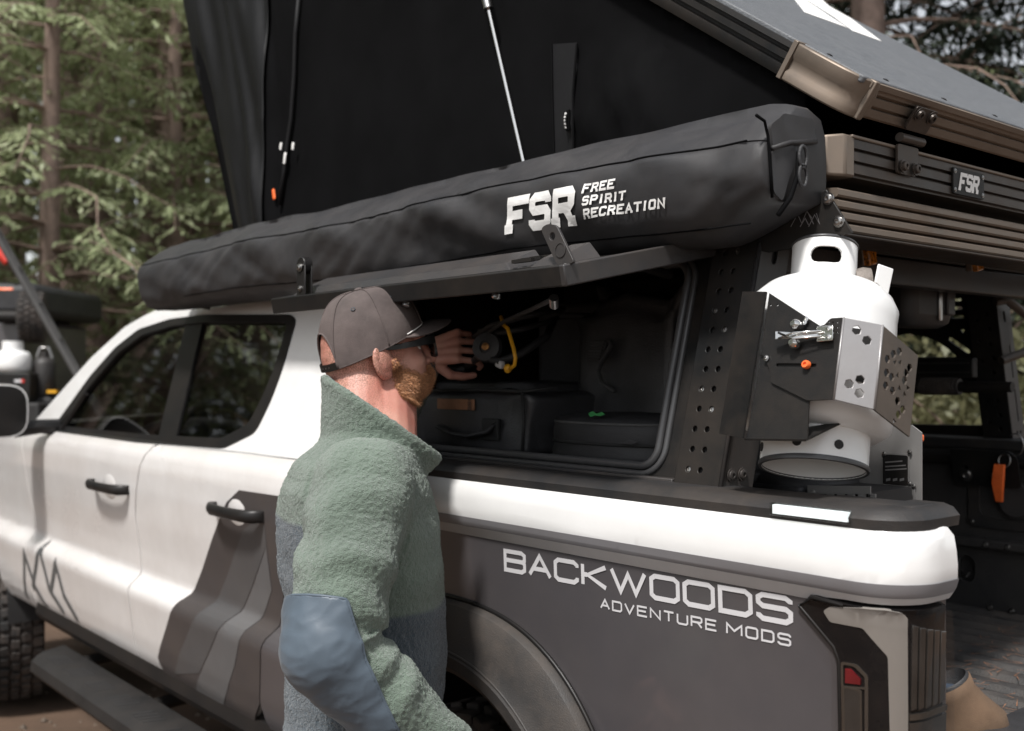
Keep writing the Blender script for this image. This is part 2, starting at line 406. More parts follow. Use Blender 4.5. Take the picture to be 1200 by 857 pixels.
# ================================================================== PICKUP TRUCK
YC=.95
truck=thing('pickup_truck',(-2.2,YC,0),'white and charcoal pickup truck with lettered bedside, man standing beside it','pickup truck')
CABP=[(.56,.10),(.60,.055),(.66,.03),(.72,.018),(.80,.008),(.855,.0),(.875,.002),(.89,.012),(.91,.040),(.925,.046),(1.0,.040),(1.1,.026),(1.2,.016),(1.28,.014),(1.32,.022),(1.345,.042),(1.36,.066),(1.80,.205),(1.825,.225),(1.845,.26),(1.858,.32)]
def prof(tab,z):
    y=interp(z,tab); d=(interp(z+.008,tab)-interp(z-.008,tab))/.016
    return y,Vector((0,-1,d)).normalized()
def cabf(x,z):
    y,n=prof(CABP,z)
    if x<-3.75: y+=.05*((-3.75-x)/.9)**2*max(0,min(1,(z-.9)/.5))
    return (x,y,z),n
BEDP=[(.55,.09),(.62,.05),(.72,.03),(.85,.018),(1.0,.010),(1.24,.003),(1.262,.001),(1.272,-.006),(1.288,-.017),(1.303,-.021),(1.33,-.020),(1.358,-.016),(1.370,-.010),(1.38,.004)]
RC=.062; XE=-.050
def bedf(s,z):
    """bedside surface: s runs along the side, round the rear corner and a little across the back"""
    y,n=prof(BEDP,z)
    c0=XE-RC
    if s<c0: return (s,y,z),n
    arc=RC*math.pi/2
    if s<c0+arc:
        a=(s-c0)/RC; d=Vector((math.sin(a),-math.cos(a),0))
        p=Vector((c0,RC,z))+d*(RC-y); return p,(d+Vector((0,0,n.z*1.))).normalized()
    return Vector((XE-y,RC+(s-c0-arc),z)),Vector((1,0,n.z)).normalized()
SE=XE-RC+RC*math.pi/2+.045       # s where the skin ends on the back face
def bpx(px,py):
    """photo point -> (s,z) on the bedside skin"""
    z=1.15; s=0
    for it in range(6):
        best=None
        for k in range(260):
            s_=-1.2+(SE+1.2)*k/259 if it<2 else s-.02+.04*k/259
            p=Vector(bedf(s_,z)[0])-CAM; t=p.x*FW[0]+p.y*FW[1]; x=600+1250*(p.x*RT[0]+p.y*RT[1])/t
            if best is None or abs(x-px)<best[0]: best=(abs(x-px),s_,t)
        s=best[1]; z=CAM.z+(440-py)/1250*best[2]
    return (s,z)
def arch(cx,cz,a,b,n,z0,k=40):
    P=[]
    t0=math.asin(min(1,max(-1,(z0-cz)/b)))
    for i in range(k+1):
        t=t0+(math.pi-2*t0)*i/k; co,si=math.cos(t),math.sin(t)
        P.append((cx+a*abs(co)**(2/n)*(1 if co>0 else -1),cz+b*abs(si)**(2/n)*(1 if si>0 else -1)))
    return P
AX=-1.05; AF=-4.88; WZ=.445
ao=arch(AX,.42,.53,.705,2.6,.60)
# bedside -------------------------------------------------------------
LL=[bpx(*p) for p in ((952,695),(938,709),(978,757),(984,773),(984,856))]
LAMP=[LL[0],LL[1],LL[2],LL[3],(LL[4][0],.80),(SE-.003,.80),(SE-.003,1.268),(LL[0][0]+.05,1.268)]
bo=[(-1.555,1.378),(-1.555,.60)]+[p for p in reversed(ao)]+[(-.16,.60),(-.16,.78),(-.146,.79)]
LO=[(LL[4][0]-.003,.79),(LL[3][0]-.003,LL[3][1]),(LL[2][0]-.003,LL[2][1]+.001),(LL[1][0]-.004,LL[1][1]),(LL[0][0]-.003,LL[0][1]+.003)]
bo=[(-1.555,.60)]+[(x,z) for x,z in reversed(ao)]+[(-.05,.60),(SE,.64),(SE,.79)]+LO+[(LL[0][0]+.05,1.2715),(SE,1.2725),(SE,1.378),(-1.555,1.378)]
bedside=panel('bedside',[bo],[],bedf,(.012,.02),'white_paint',truck,.02)
film=[(x,min(z,1.2735) if z<1.3 else 1.268) for x,z in bo]
film=[(-1.555,.60)]+[(x,z) for x,z in reversed(ao)]+[(-.05,.60),(SE,.64),(SE,.79)]+LO[:4]+[(LL[0][0]-.006,1.262),(-1.555,1.262)]
wrap=panel('wrap_film',[film],[],bedf,(.012,.02),'wrap_dark',truck,.0006,.0012)
panel('wrap_stripe',[[(-1.555,1.2625),(LL[0][0]-.006,1.2625),(LL[0][0]-.003,1.269),(LL[0][0]+.05,1.2725),(SE,1.2735),(SE,1.2825),(-1.555,1.2825)]],[],bedf,(.012,.01),'wrap_light',truck,.0006,.0012)
panel('wrap_stripe',[[(-1.555,1.283),(SE,1.283),(SE,1.302),(-1.555,1.302)]],[],bedf,(.012,.01),'wrap_grey',truck,.0006,.0012)
# bedside lettering
def textrun(txt,x0,z0,x1,h,gap,wd,name,mat,par,fn,iw=.3):
    P,wt=text_polys(txt,h,1,gap,0.0001,0,0,iw)
    ncw=sum(0.6 if ch==' ' else (iw if ch=='I' else 1.35 if ch in 'WM' else 1) for ch in txt); ng=len([ch for ch in txt if ch!=' '])-1
    wl=(x1-x0-wd-gap*ng)/ncw
    P,wt=text_polys(txt,h-wd,wl,gap,wd,0,0,iw)
    return lettering(name,P,lambda a,b:fn(a+x0+wd/2,b+z0+wd/2),mat,par,.0022,step=None)
textrun('BACKWOODS',-.878,1.205,-.222,.044,.0145,.0082,'lettering','letter_silver',truck,lambda a,b:bedf(a,b+.012*(a+.87)/.65))
textrun('ADVENTURE MODS',-.618,1.177,-.226,.0185,.0085,.0033,'lettering','letter_silver',truck,lambda a,b:bedf(a,b+.010*(a+.612)/.4))
# flare ----------------------------------------------------------------
def flare(cx,par,so=.53,bo_=.705,mat='dusty_plastic'):
    A=arch(cx,.42,so,bo_,2.6,.50,48); B=arch(cx,.42,.435,.572,2.3,.50,48); rings=[]
    for (xa,za),(xb,zb) in zip(A,B):
        r=[]
        for t,y in ((0,.012),(.0,-.004),(.04,-.016),(.16,-.026),(.45,-.038),(.62,-.046),(.70,-.054),(.86,-.052),(.97,-.040),(1.0,-.025),(1.0,.05),(.96,.05),(.94,-.02),(.6,-.03),(.2,-.01),(.06,.012)):
            r.append((xa+(xb-xa)*t,y,za+(zb-za)*t))
        rings.append(r)
    return G().loft(rings).obj('fender_flare',mat,par,30)
fl_r=flare(AX,truck)
G().tube([(x,.004,z) for x,z in arch(AX,.42,.534,.709,2.6,.60,60)],.0045,6).obj('flare_gap_line','trim_black',truck,180)  # dark tube drawn as the shaded gap along the flare's outer edge
G().tube([(x,-.049,z) for x,z in arch(AX,.42,.468,.618,2.4,.60,60)],.003,6).obj('flare_crease','dusty_plastic',truck,180)
for i in range(5):
    a=R(20+i*28); 
    x=AX+.49*math.cos(a); z=.42+.60*math.sin(a)
# inner wheel house
def wheelhouse(cx,par):
    P=arch(cx,.42,.47,.60,2.3,.45,24); return G().loft([[(x,.04,z) for x,z in P],[(x,.42,z) for x,z in P]],False,False).add([(x,.42,z) for x,z in P],[tuple(range(len(P)))]).obj('wheel_house','interior',par)
wheelhouse(AX,truck); wheelhouse(AF,truck)
# rail cap with corner -----------------------------------------------------
def capring(s):
    out=[]; c0=XE-RC
    for d,z in ((-.006,1.371),(-.008,1.385),(.002,1.396),(.016,1.4005),(.095,1.4005),(.10,1.385),(.10,1.371)):
        if s<c0: out.append(Vector((s,d,z)))
        else:
            a=min((s-c0)/RC,math.pi/2); dd=Vector((math.sin(a),-math.cos(a),0)); q=Vector((c0,RC,z))+dd*(RC-min(d,RC-.001))
            if d>RC: q+=Vector((0,d-RC,0))*max(0,math.cos(a))
            q+=Vector((0,max(0,s-c0-RC*math.pi/2),0)); out.append(q)
    return out
ss=[-1.555+i*.05 for i in range(29)]+[XE-RC+i*RC*math.pi/2/14 for i in range(15)]+[SE+.03]
G().loft([capring(s) for s in sorted(ss)]).obj('rail_cap','black_plastic',truck,35)
g=G(); g.box((XE-.088,.079,1.3925),(.15,.062,.0172)); g.obj('cap_corner','black_plastic',truck,30,.004)
# the lit strip let into the cap's edge
x0=onY(903,600,-.01).x; x1=onY(996,606,-.01).x
st=G(); st.box(((x0+x1)/2,-.0085,1.3855),(x1-x0,.012,.019)); lamp=st.obj('light_strip','clear_glass',truck,30,.003)
lb=G(); lb.box(((x0+x1)/2,-.004,1.3855),(x1-x0-.008,.014,.013)); lb.obj('diode_bar','led',lamp)
for i in range(5):
    g=G(); xx=x0+(x1-x0)*(i+.5)/5; g.box((xx,-.0105,1.3855),(.006,.003,.006)); g.obj('diode','led',lamp)
# bed box ------------------------------------------------------------------
BZ=.915
g=G(); g.box((-.80,YC,BZ-.012),(1.5,1.5,.02)); floor_=g.obj('bed_floor','bed_floor',truck)
y=.30; k=0
for i in range(17):
    yy=.26+i*.0865
    g=G(); L0=-1.5; 
    g.add([(L0,yy-.026,BZ-.002),(L0,yy-.014,BZ+.011),(L0,yy+.014,BZ+.011),(L0,yy+.026,BZ-.002),(-.07,yy-.026,BZ-.002),(-.07,yy-.014,BZ+.011),(-.07,yy+.014,BZ+.011),(-.07,yy+.026,BZ-.002)],[(0,4,5,1),(1,5,6,2),(2,6,7,3),(0,1,2,3),(4,7,6,5),(0,3,7,4)])
    g.obj('floor_rib','bed_floor',floor_,0,.003)
FWY=1.66
g=G(); g.box((-.82,.155,1.14),(1.44,.03,.46)); g.obj('bed_wall','bed_black',truck)
g=G(); g.box((-1.535,YC,1.14),(.03,1.5,.47)); g.obj('bed_wall','bed_black',truck)
# far inner wall with ledge, pocket and tie-down holes
fw=thing('tmp',(0,0,0),'','') ; bpy.data.objects.remove(fw)
far=[(-1.54,.905),(-.01,.905),(-.01,1.375),(-1.54,1.375)]
def farf(dy): return lambda a,b:((a,FWY+dy,b),(0,-1,0))
hol=[slot(x,1.030,.030,.022,R(90)) for x in (-1.18,-.795,-.585,-.20)]
lower=plate('bed_wall',[(-1.54,.905),(-.01,.905),(-.01,1.098),(-1.54,1.098)],hol,farf(-.022),'bed_black',truck,.012,.003)
g=G(); g.box((-.775,FWY+.02,1.14),(1.54,.03,.47)); farw=g.obj('bed_wall','bed_black',truck)
for x in (-1.18,-.795,-.585,-.20):
    g=G(); g.tube([(x-.012,FWY-.03,1.022),(x-.01,FWY-.045,1.012),(x+.01,FWY-.045,1.012),(x+.012,FWY-.03,1.022)],.004,8); g.obj('tie_down','bolt',lower)
g=G(); g.box((-.775,FWY-.035,1.112),(1.54,.05,.025)); g.obj('wall_ledge','bed_black',truck,30,.006)
for x in (-1.0,-.72,-.66,-.4):
    bolt((x,FWY-.061,1.112),(0,-1,0),.006,'bolt',truck); bolt((x,FWY-.035,.935),(0,-1,0),.006,'bolt',truck)
# far rail
g=G(); g.box((-.775,FWY+.06,1.385),(1.56,.14,.03)); g.obj('rail_cap','black_plastic',truck,30,.006)
g=G(); g.tube([(-1.5,FWY-.015,1.34),(-.05,FWY-.015,1.34)],.016,10); g.obj('deck_rail','powder_black',truck)
# pocket frame on the far wall
pk=plate('storage_pocket',rrect(-.80,1.15,-.49,1.33,.02),[rrect(-.765,1.178,-.515,1.305,.03)],farf(-.004),'black_plastic',truck,.016,.004)
g=G(); g.lathe([(.05,0),(.05,.02),(.044,.024),(.001,.024)],(-.66,FWY+.006,1.235),(0,-1,0),24); g.obj('pocket_lid','bed_black',pk,30)
for x,z in ((-.785,1.165),(-.785,1.315),(-.505,1.165),(-.505,1.315)): bolt((x,FWY-.006,z),(0,-1,0),.004,'bolt',pk)
# lowered tailgate and rear bumper
g=G(); g.box((.22,YC,.87),(.50,1.42,.07)); tg=g.obj('tailgate','wrap_dark',truck,30,.02)
g=G(); g.box((.22,YC,.909),(.44,1.36,.006)); g.obj('tailgate_liner','bed_floor',tg,30,.002)
g=G(); g.box((.04,YC,.62),(.20,1.86,.17)); g.obj('rear_bumper','black_plastic',truck,30,.04)
g=G(); g.box((XE-.045,.125,1.09),(.06,.05,.56)); g.obj('bed_post','wrap_dark',truck,30,.01)
# tail lamp ------------------------------------------------------------------
def lampf(off): return lambda a,b:(Vector(bedf(a,b)[0])+Vector(bedf(a,b)[1])*off,bedf(a,b)[1])
lam=panel('tail_light',[rpoly(LAMP,.012)],[],lampf(.006),(.012,.02),'lamp_black',truck,.03)
bx=lambda *a:[bpx(*p) for p in a]
def down(P,z=.83): return [(a,(z if b<1.09 else b)) for a,b in P]
panel('light_bar',[rpoly(down(bx((968,715),(976,708.5),(1010,709),(1038,711),(1056,715),(1061,722),(1061,857),(1042,857),(1040,768),(1014,735),(976,728))),.004)],[],lampf(.0075),(.008,.02),'lamp_white',lam,.004)
for i in range(5):
    a0=bpx(1064.5+i*7.6,760)[0]; a1=bpx(1064.5+i*7.6+5.6,760)[0]
    if a1>a0+.001: panel('lens_rib',[[(a0,1.246-.004*i),(a1,1.244-.004*i),(a1,bpx(1080,826)[1]),(a0,bpx(1080,828)[1])]],[],lampf(.010),(.004,.03),'lamp_rib',lam,.006,0,40,.002)
a0=bpx(1063,760)[0]; a1=bpx(1104,760)[0]; zb_=bpx(1080,832)[1]
panel('lens_band',[[(a0,zb_),(a1,zb_),(a1,zb_-.008),(a0,zb_-.008)]],[],lampf(.010),(.006,.03),'lamp_chrome',lam,.005)
panel('lens_rib',[[(a0,zb_-.012),(a1,zb_-.012),(a1,.83),(a0,.83)]],[],lampf(.009),(.006,.03),'lamp_rib',lam,.005)
fr=rpoly(down(bx((989,774),(1007,777),(1020,791),(1020,857),(989,857))),.004); fi=rpoly(down(bx((992,777.5),(1005,780),(1016.5,792),(1016.5,857),(992,857)),.84),.003)
panel('reflector_frame',[fr],[fi],lampf(.0085),None,'lamp_chrome',lam,.004)
panel('red_reflector',[bx((994.5,782),(1000,782.5),(1012,795),(1012,801),(994.5,799))],[],lampf(.009),None,'red_lens',lam,.003)
panel('reflector_bridge',[bx((992,802),(1016.5,804),(1016.5,806.5),(992,804.5))],[],lampf(.0088),None,'lamp_chrome',lam,.003)
l0,l1_=bpx(995,853),bpx(1012,809)
panel('reverse_lens',[rrect(l0[0],l0[1]-.03,l1_[0],l1_[1],.003)],[],lampf(.0095),None,'lamp_rib',lam,.003)
panel('lens_bezel',[rrect(l0[0]-.0025,l0[1]-.033,l1_[0]+.0025,l1_[1]+.0025,.003)],[rrect(l0[0],l0[1]-.03,l1_[0],l1_[1],.003)],lampf(.0098),None,'lamp_chrome',lam,.003)
panel('lens_cover',[rpoly([(p[0]+.002 if p[0]<-.12 else p[0]-.002,p[1]) for p in LAMP],.012)],[],lambda a,b:lampf(.0125+.013*math.sin(math.pi*min(1,max(0,(b-.80)/.47)))**.4)(a,b),(.010,.015),'lens_glass',lam,0,0,180)
# moulded rim round the lamp, dusty
rim=[Vector(bedf(a,b)[0])+Vector(bedf(a,b)[1])*.005 for a,b in [(LL[4][0]+.002,.82)]+[(q[0]+.002,q[1]) for q in reversed(LL[1:4])]+[(LL[0][0],LL[0][1]-.002),(LL[0][0]+.05,1.2655)]]
G().tube(rim,.003,8).obj('lamp_rim','trim_black',lam,60)
# cab ------------------------------------------------------------------------
WN=Vector((0,-.44,.139)).normalized()
def wpt(px,py):
    p=onP(px,py,(0,.066,1.36),WN); return (p.x,p.z)
WIN=[wpt(*p) for p in ((60,505),(78,480),(106,441),(135,408),(163,386),(200,374),(240,369),(342,369),(348,375),(332,432),(318,470),(300,507),(262,526),(165,519))]
WIN=rpoly(WIN,.03)
outer=[(-4.20,1.362),(-3.95,1.49),(-3.66,1.655),(-3.40,1.765),(-3.12,1.828),(-2.8,1.852),(-2.3,1.857),(-1.80,1.852),(-1.62,1.80),(-1.575,1.66),(-1.56,1.362)]
side=panel('cab_side',[outer],[WIN],cabf,(.05,.02),'white_paint',truck,.03)
fr_in=rpoly([wpt(*p) for p in ((70,499),(84,481),(112,445),(140,413),(167,393),(203,382),(240,378),(333,378),(337,382),(322,432),(308,466),(292,497),(260,514),(165,509))],.025)
wf=panel('window_frame',[WIN],[fr_in],cabf,(.05,.02),'trim_black',truck,.03,.003)
bp=[wpt(*p) for p in ((184,512),(204,514),(236,377),(216,380))]
panel('door_pillar',[bp],[],cabf,(.05,.04),'trim_black',wf,.02,-.004)
gl1=[wpt(*p) for p in ((66,503),(80,480),(109,442),(138,409),(165,389),(201,378),(222,375),(190,516))]
gl2=[wpt(*p) for p in ((194,516),(226,375),(338,375),(341,380),(325,434),(311,470),(295,501),(261,518))]
panel('window_glass',[gl1],[],cabf,(.05,.05),'tint_glass',truck,0,-.010)
panel('window_glass',[gl2],[],cabf,(.05,.05),'tint_glass',truck,0,-.010)
p0=Vector(cabf(*wpt(72,502))[0]);p1=Vector(cabf(*wpt(96,458))[0])
g=G(); g.tube([p0+Vector((.03,-.004,.0)),p1+Vector((.06,-.004,-.01))],.012,6); g.obj('quarter_bar','trim_black',wf)
FD=[(-3.985,.70),(-3.95,.615),(-2.842,.615),(-2.838,1.127),(-2.78,1.27),(-2.725,1.358),(-4.16,1.358),(-4.08,1.2),(-4.02,1.0),(-3.99,.85)]
RD=[(-2.834,.615),(-2.02,.615),(-1.93,.70),(-1.885,.85),(-1.83,1.0),(-1.79,1.15),(-1.77,1.358),(-2.717,1.358),(-2.772,1.27),(-2.830,1.127)]
fdoor=panel('front_door',[rpoly(FD,.03)],[],cabf,(.05,.015),'door_paint',truck,.02)
rdoor=panel('rear_door',[rpoly(RD,.03)],[],cabf,(.05,.015),'door_paint',truck,.02)
quarter=panel('cab_quarter',[[(-1.555-.012,.62),(-1.567,1.358),(-1.764,1.358),(-1.784,1.15),(-1.824,1.0),(-1.879,.85),(-1.924,.70),(-1.90,.62)]],[],cabf,(.05,.015),'white_paint',truck,.02)
panel('wrap_film',[[(-1.567,.62),(-1.567,1.262),(-1.782,1.262),(-1.784,1.15),(-1.824,1.0),(-1.879,.85),(-1.924,.70),(-1.90,.62)]],[],cabf,(.05,.015),'wrap_dark',quarter,.006,.0018)
fend=[(-4.165,1.352),(-4.085,1.2),(-4.026,1.0),(-3.997,.85),(-3.992,.70),(-3.96,.60)]
fo=arch(AF,.42,.43,.59,2.4,.55)
fp=[(-5.05,1.12),(-5.05,.60)]+[p for p in reversed(fo) if True]
fp=[(-5.55,.60)]+list(reversed(fo))+[(-3.965,.60),(-3.992,.70),(-3.997,.85),(-4.026,1.0),(-4.085,1.2),(-4.165,1.352),(-4.8,1.30),(-5.55,1.20)]
fender=panel('front_fender',[fp],[],cabf,(.05,.02),'door_paint',truck,.02)
rock=G(); rock.loft([[(x,.075,.56),(x,.052,.565),(x,.032,.595),(x,.040,.64),(x,.075,.66),(x,.14,.62)] for x in (-3.97,-1.6)]); rock.obj('rocker_trim','trim_black',truck,30)
g=G(); g.box((-2.75,YC,.60),(2.4,1.72,.06)); g.obj('cab_floor','interior',truck)
# dark core behind the shut lines
panel('door_jamb',[[(-4.1,.63),(-1.58,.63),(-1.58,1.35),(-4.1,1.35)]],[],cabf,(.2,.02),'interior',truck,.01,-.024)
# door wrap: mountain stripes -------------------------------------------------
def dpx(*A): return [(onY(px,py,.03).x,onY(px,py,.03).z) for px,py in A]
DW=dpx((187,770),(201,739),(217,704),(240,655),(263,606),(272,588),(287,574))+[(-1.775,1.268),(-1.7885,1.15),(-1.8285,1.0),(-1.8835,.85),(-1.9285,.70),(-2.018,.612),(-2.62,.612)]
panel('door_wrap',[DW],[],cabf,(.05,.015),'wrap_brown',rdoor,.006,.0024)
M('wrap_mid',(.070,.069,.071),.4,var=.06,dirt=.1); M('wrap_pale',(.105,.104,.106),.4,var=.06,dirt=.1)
def inside(P): return [(min(x,interp(z,[(.61,-2.02),(.70,-1.93),(.85,-1.886),(1.0,-1.832),(1.15,-1.792),(1.27,-1.78)])),max(z,.62)) for x,z in P]
panel('door_stripe',[inside(dpx((290,621),(266,671),(243,718),(217,764),(205,790),(238,788),(255,760),(273,728),(295,683),(316,640),(316,600)))],[],cabf,(.05,.015),'wrap_mid',rdoor,.0005,.0034)
panel('door_stripe',[inside(dpx((316,641),(296,684),(274,729),(256,761),(239,789),(225,812),(258,828),(267,814),(283,780),(297,738),(308,712),(316,692)))],[],cabf,(.05,.015),'wrap_pale',rdoor,.0005,.0036)
# mountain outline on the front door
_m=lambda *A:[(onY(px,py,.02).x,onY(px,py,.02).z) for px,py in A]
mtn=[_m((26,702),(33.5,648),(42,690),(52,716)),_m((38,690),(53,640),(59,690),(72,719)),_m((61,692),(71,660),(76,697),(88,728))]
P=[]
for l in mtn: P+=stroke_polys(l,.030)
lettering('mountain_emblem',P,cabf,'wrap_teal',fdoor,.0016,step=.02)
# handles
def handle(xa,xb,z,par):
    y0=cabf((xa+xb)/2,z)[0][1]
    cup=G(); cup.ell((xa+(xb-xa)*.45,y0+.008,z+.004),(.085,.0135,.052)); cup.obj('handle_cup','door_paint',par,180)
    g=G(); xm=[xa+(xb-xa)*t for t in (0,.06,.2,.5,.8,.94,1)]; dy=[.0,-.028,-.042,-.046,-.042,-.030,.0]; rz=[.014,.017,.017,.016,.017,.018,.016]
    g.loft([[(x,y0+d+.012*math.cos(a),z+r_*math.sin(a)) for a in [2*math.pi*k/12 for k in range(12)]] for x,d,r_ in zip(xm,dy,rz)]); g.obj('door_handle','trim_black',par,50)
handle(-3.21,-2.87,1.195,fdoor); handle(-2.19,-1.89,1.205,rdoor)
# mirror
g=G(); mp=onY(-6,487,-.16)
mp=Vector((-3.78,-.17,1.44))
g.loft([[mp+Vector((dx+cx_*.0,cy*sy,cz*sz)) for cy,cz in [( (abs(math.cos(a))**.6)*(1 if math.cos(a)>0 else -1),(abs(math.sin(a))**.6)*(1 if math.sin(a)>0 else -1)) for a in [2*math.pi*k/24 for k in range(24)]]] for dx,cx_,sy,sz in ((-.13,0,.06,.05),(-.115,0,.095,.085),(-.06,0,.115,.103),(.0,0,.12,.108),(.012,0,.118,.106))]); mir=g.obj('wing_mirror','white_paint',truck,50)
g=G(); g.loft([[mp+Vector((.0135,cy*.112,cz*.1)) for cy,cz in [( (abs(math.cos(a))**.6)*(1 if math.cos(a)>0 else -1),(abs(math.sin(a))**.6)*(1 if math.sin(a)>0 else -1)) for a in [2*math.pi*k/24 for k in range(24)]]],[mp+Vector((.018,cy*.10,cz*.09)) for cy,cz in [( (abs(math.cos(a))**.6)*(1 if math.cos(a)>0 else -1),(abs(math.sin(a))**.6)*(1 if math.sin(a)>0 else -1)) for a in [2*math.pi*k/24 for k in range(24)]]]]); g.obj('mirror_glass','trim_black',mir)
g=G(); g.tube([mp+Vector((-.05,.08,-.08)),(-3.80,.0,1.375),(-3.80,.07,1.37)],[.03,.03,.035],10); g.obj('mirror_arm','trim_black',mir)
# roof, windscreen, hood, nose ------------------------------------------------
rs=[]
for x,z,yw in ((-3.42,1.762,.235),(-3.2,1.822,.24),(-2.9,1.848,.25),(-2.4,1.858,.262),(-1.85,1.852,.262),(-1.64,1.80,.26),(-1.60,1.74,.25)):
    rs.append([(x,yw+(YC-yw)*2*t,z-.004+.045*math.sin(math.pi*t)) for t in [k/14 for k in range(15)]])
G().loft(rs,False,False).obj('roof','white_paint',truck,60)
ws=[[(-4.18,.10+1.7*t,1.365) for t in [k/8 for k in range(9)]],[(-3.42,.235+1.43*t,1.765+.045*math.sin(math.pi*t)) for t in [k/8 for k in range(9)]]]
G().loft(ws,False,False).obj('windscreen','clear_glass',truck,60)
hd=[[(x,y0+(YC-y0)*2*t,z+.05*math.sin(math.pi*t)) for t in [k/10 for k in range(11)]] for x,y0,z in ((-4.18,.08,1.355),(-4.8,.09,1.33),(-5.4,.10,1.25),(-5.7,.14,1.12))]
G().loft(hd,False,False).obj('hood','white_paint',truck,60)
g=G(); g.box((-5.62,YC,.90),(.22,1.62,.46)); g.obj('grille','black_plastic',truck,30,.05)
g=G(); g.box((-5.70,YC,.62),(.25,1.8,.22)); g.obj('front_bumper','black_plastic',truck,30,.05)
g=G(); g.box((-4.9,YC,.95),(1.3,1.1,.55)); g.obj('engine_bay','interior',truck)
rw=[[(-1.585,.12,1.36),(-1.585,1.78,1.36)],[(-1.60,.25,1.74),(-1.60,1.65,1.74)]]
rwf=lambda a,b:((-1.585-.015*(b-1.36)/.38,a,b),(1,0,0))
plate('cab_back',[(.03,.62),(1.87,.62),(1.87,1.36),(1.65,1.80),(.25,1.80),(.03,1.36)],[rrect(.42,1.40,1.48,1.70,.06)],rwf,'interior',truck,.02)
plate('rear_window',rrect(.42,1.40,1.48,1.70,.06),[],rwf,'tint_glass',truck,.004)
# cab interior ------------------------------------------------------------------
g=G(); g.box((-3.72,YC,1.18),(.45,1.6,.30)); g.obj('dashboard','interior',truck,30,.06)
g=G(); g.ell((-3.58,.55,1.36),(.10,.22,.045)); g.obj('gauge_hood','interior',truck,180)
sw=G(); c0=Vector((-3.30,.55,1.30)); ax=Vector((.9,0,.42)).normalized(); e1=Vector((0,1,0)); e2=ax.cross(e1)
sw.tube([c0+(e1*math.cos(t)+e2*math.sin(t))*.185 for t in [2*math.pi*k/36 for k in range(37)]],.016,10,False)
swo=sw.obj('steering_wheel','interior_grey',truck,180)
g=G(); g.ell(c0-ax*.01,(.05,.065,.055)); g.obj('wheel_hub','interior',swo,180)
for t in (R(10),R(170),R(270)):
    g=G(); g.tube([c0,c0+(e1*math.cos(t)+e2*math.sin(t))*.18],.015,8); g.obj('wheel_spoke','interior_grey',swo)
g=G(); g.cyl(c0-ax*.02,c0-ax*.3,.03); g.obj('steering_column','interior',swo)
for x,y in ((-2.72,.55),(-2.72,1.35),(-1.95,.55),(-1.95,1.35)):
    st=G(); st.loft([[(x+.06+dx+w_*math.cos(a),y+.24*math.sin(a)*ww,z) for a in [2*math.pi*k/16 for k in range(16)]] for dx,w_,ww,z in ((-.08,.10,.9,.85),(-.03,.10,1,1.1),(.02,.085,1,1.3),(.05,.06,.85,1.44),(.05,.03,.6,1.46))])
    so_=st.obj('seat_back','interior_grey',truck,60)
    g=G(); g.ell((x+.13,y,1.56),(.05,.13,.085)); g.obj('headrest','interior_grey',so_,180)
    for s_ in (-.05,.05):
        g=G(); g.cyl((x+.12,y+s_,1.42),(x+.13,y+s_,1.52),.006,8); g.obj('headrest_post','bolt',so_)
g=G(); g.box((-2.9,YC,.88),(.5,1.5,.12)); g.obj('seat_cushion','interior_grey',truck,30,.04)
g=G(); g.box((-2.1,YC,.88),(.5,1.5,.12)); g.obj('seat_cushion','interior_grey',truck,30,.04)
M('step_plastic',(.014,.0135,.0135),.6,var=.2,bump=.3,bs=200,spec=.3,dirt=.18,ds=7,dcol=(.07,.055,.045))
# running board ----------------------------------------------------------------
rb=G(); SB0,SB1=-3.66,-1.75
rb.loft([[(x,-.085+e,.44),(x,-.105+e,.465),(x,-.10+e,.50),(x,-.078+e,.513),(x,.05,.518),(x,.06,.45)] for x,e in ((SB0,.10),(SB0+.03,.04),(SB0+.10,0),(SB1-.1,0),(SB1,.06))]); step_=rb.obj('running_board','step_plastic',truck,30)
for gi in range(9):
    for k in range(4):
        x=-3.50+gi*.215+k*.032
        s_=G(); s_.add([(x-.010,-.062,.5155),(x+.002,-.062,.5155),(x+.030,-.0,.5185),(x+.018,-.0,.5185),(x-.010,-.062,.510),(x+.002,-.062,.510),(x+.030,-.0,.510),(x+.018,-.0,.510)],[(0,1,2,3),(4,7,6,5),(0,4,5,1),(1,5,6,2),(2,6,7,3),(3,7,4,0)])
        s_.obj('tread_slot','interior',step_,0)
for x in (-3.5,-2.8,-2.1):
    g=G(); g.tube([(x,.0,.47),(x,.35,.50)],.025,8); g.obj('step_bracket','powder_black',step_)
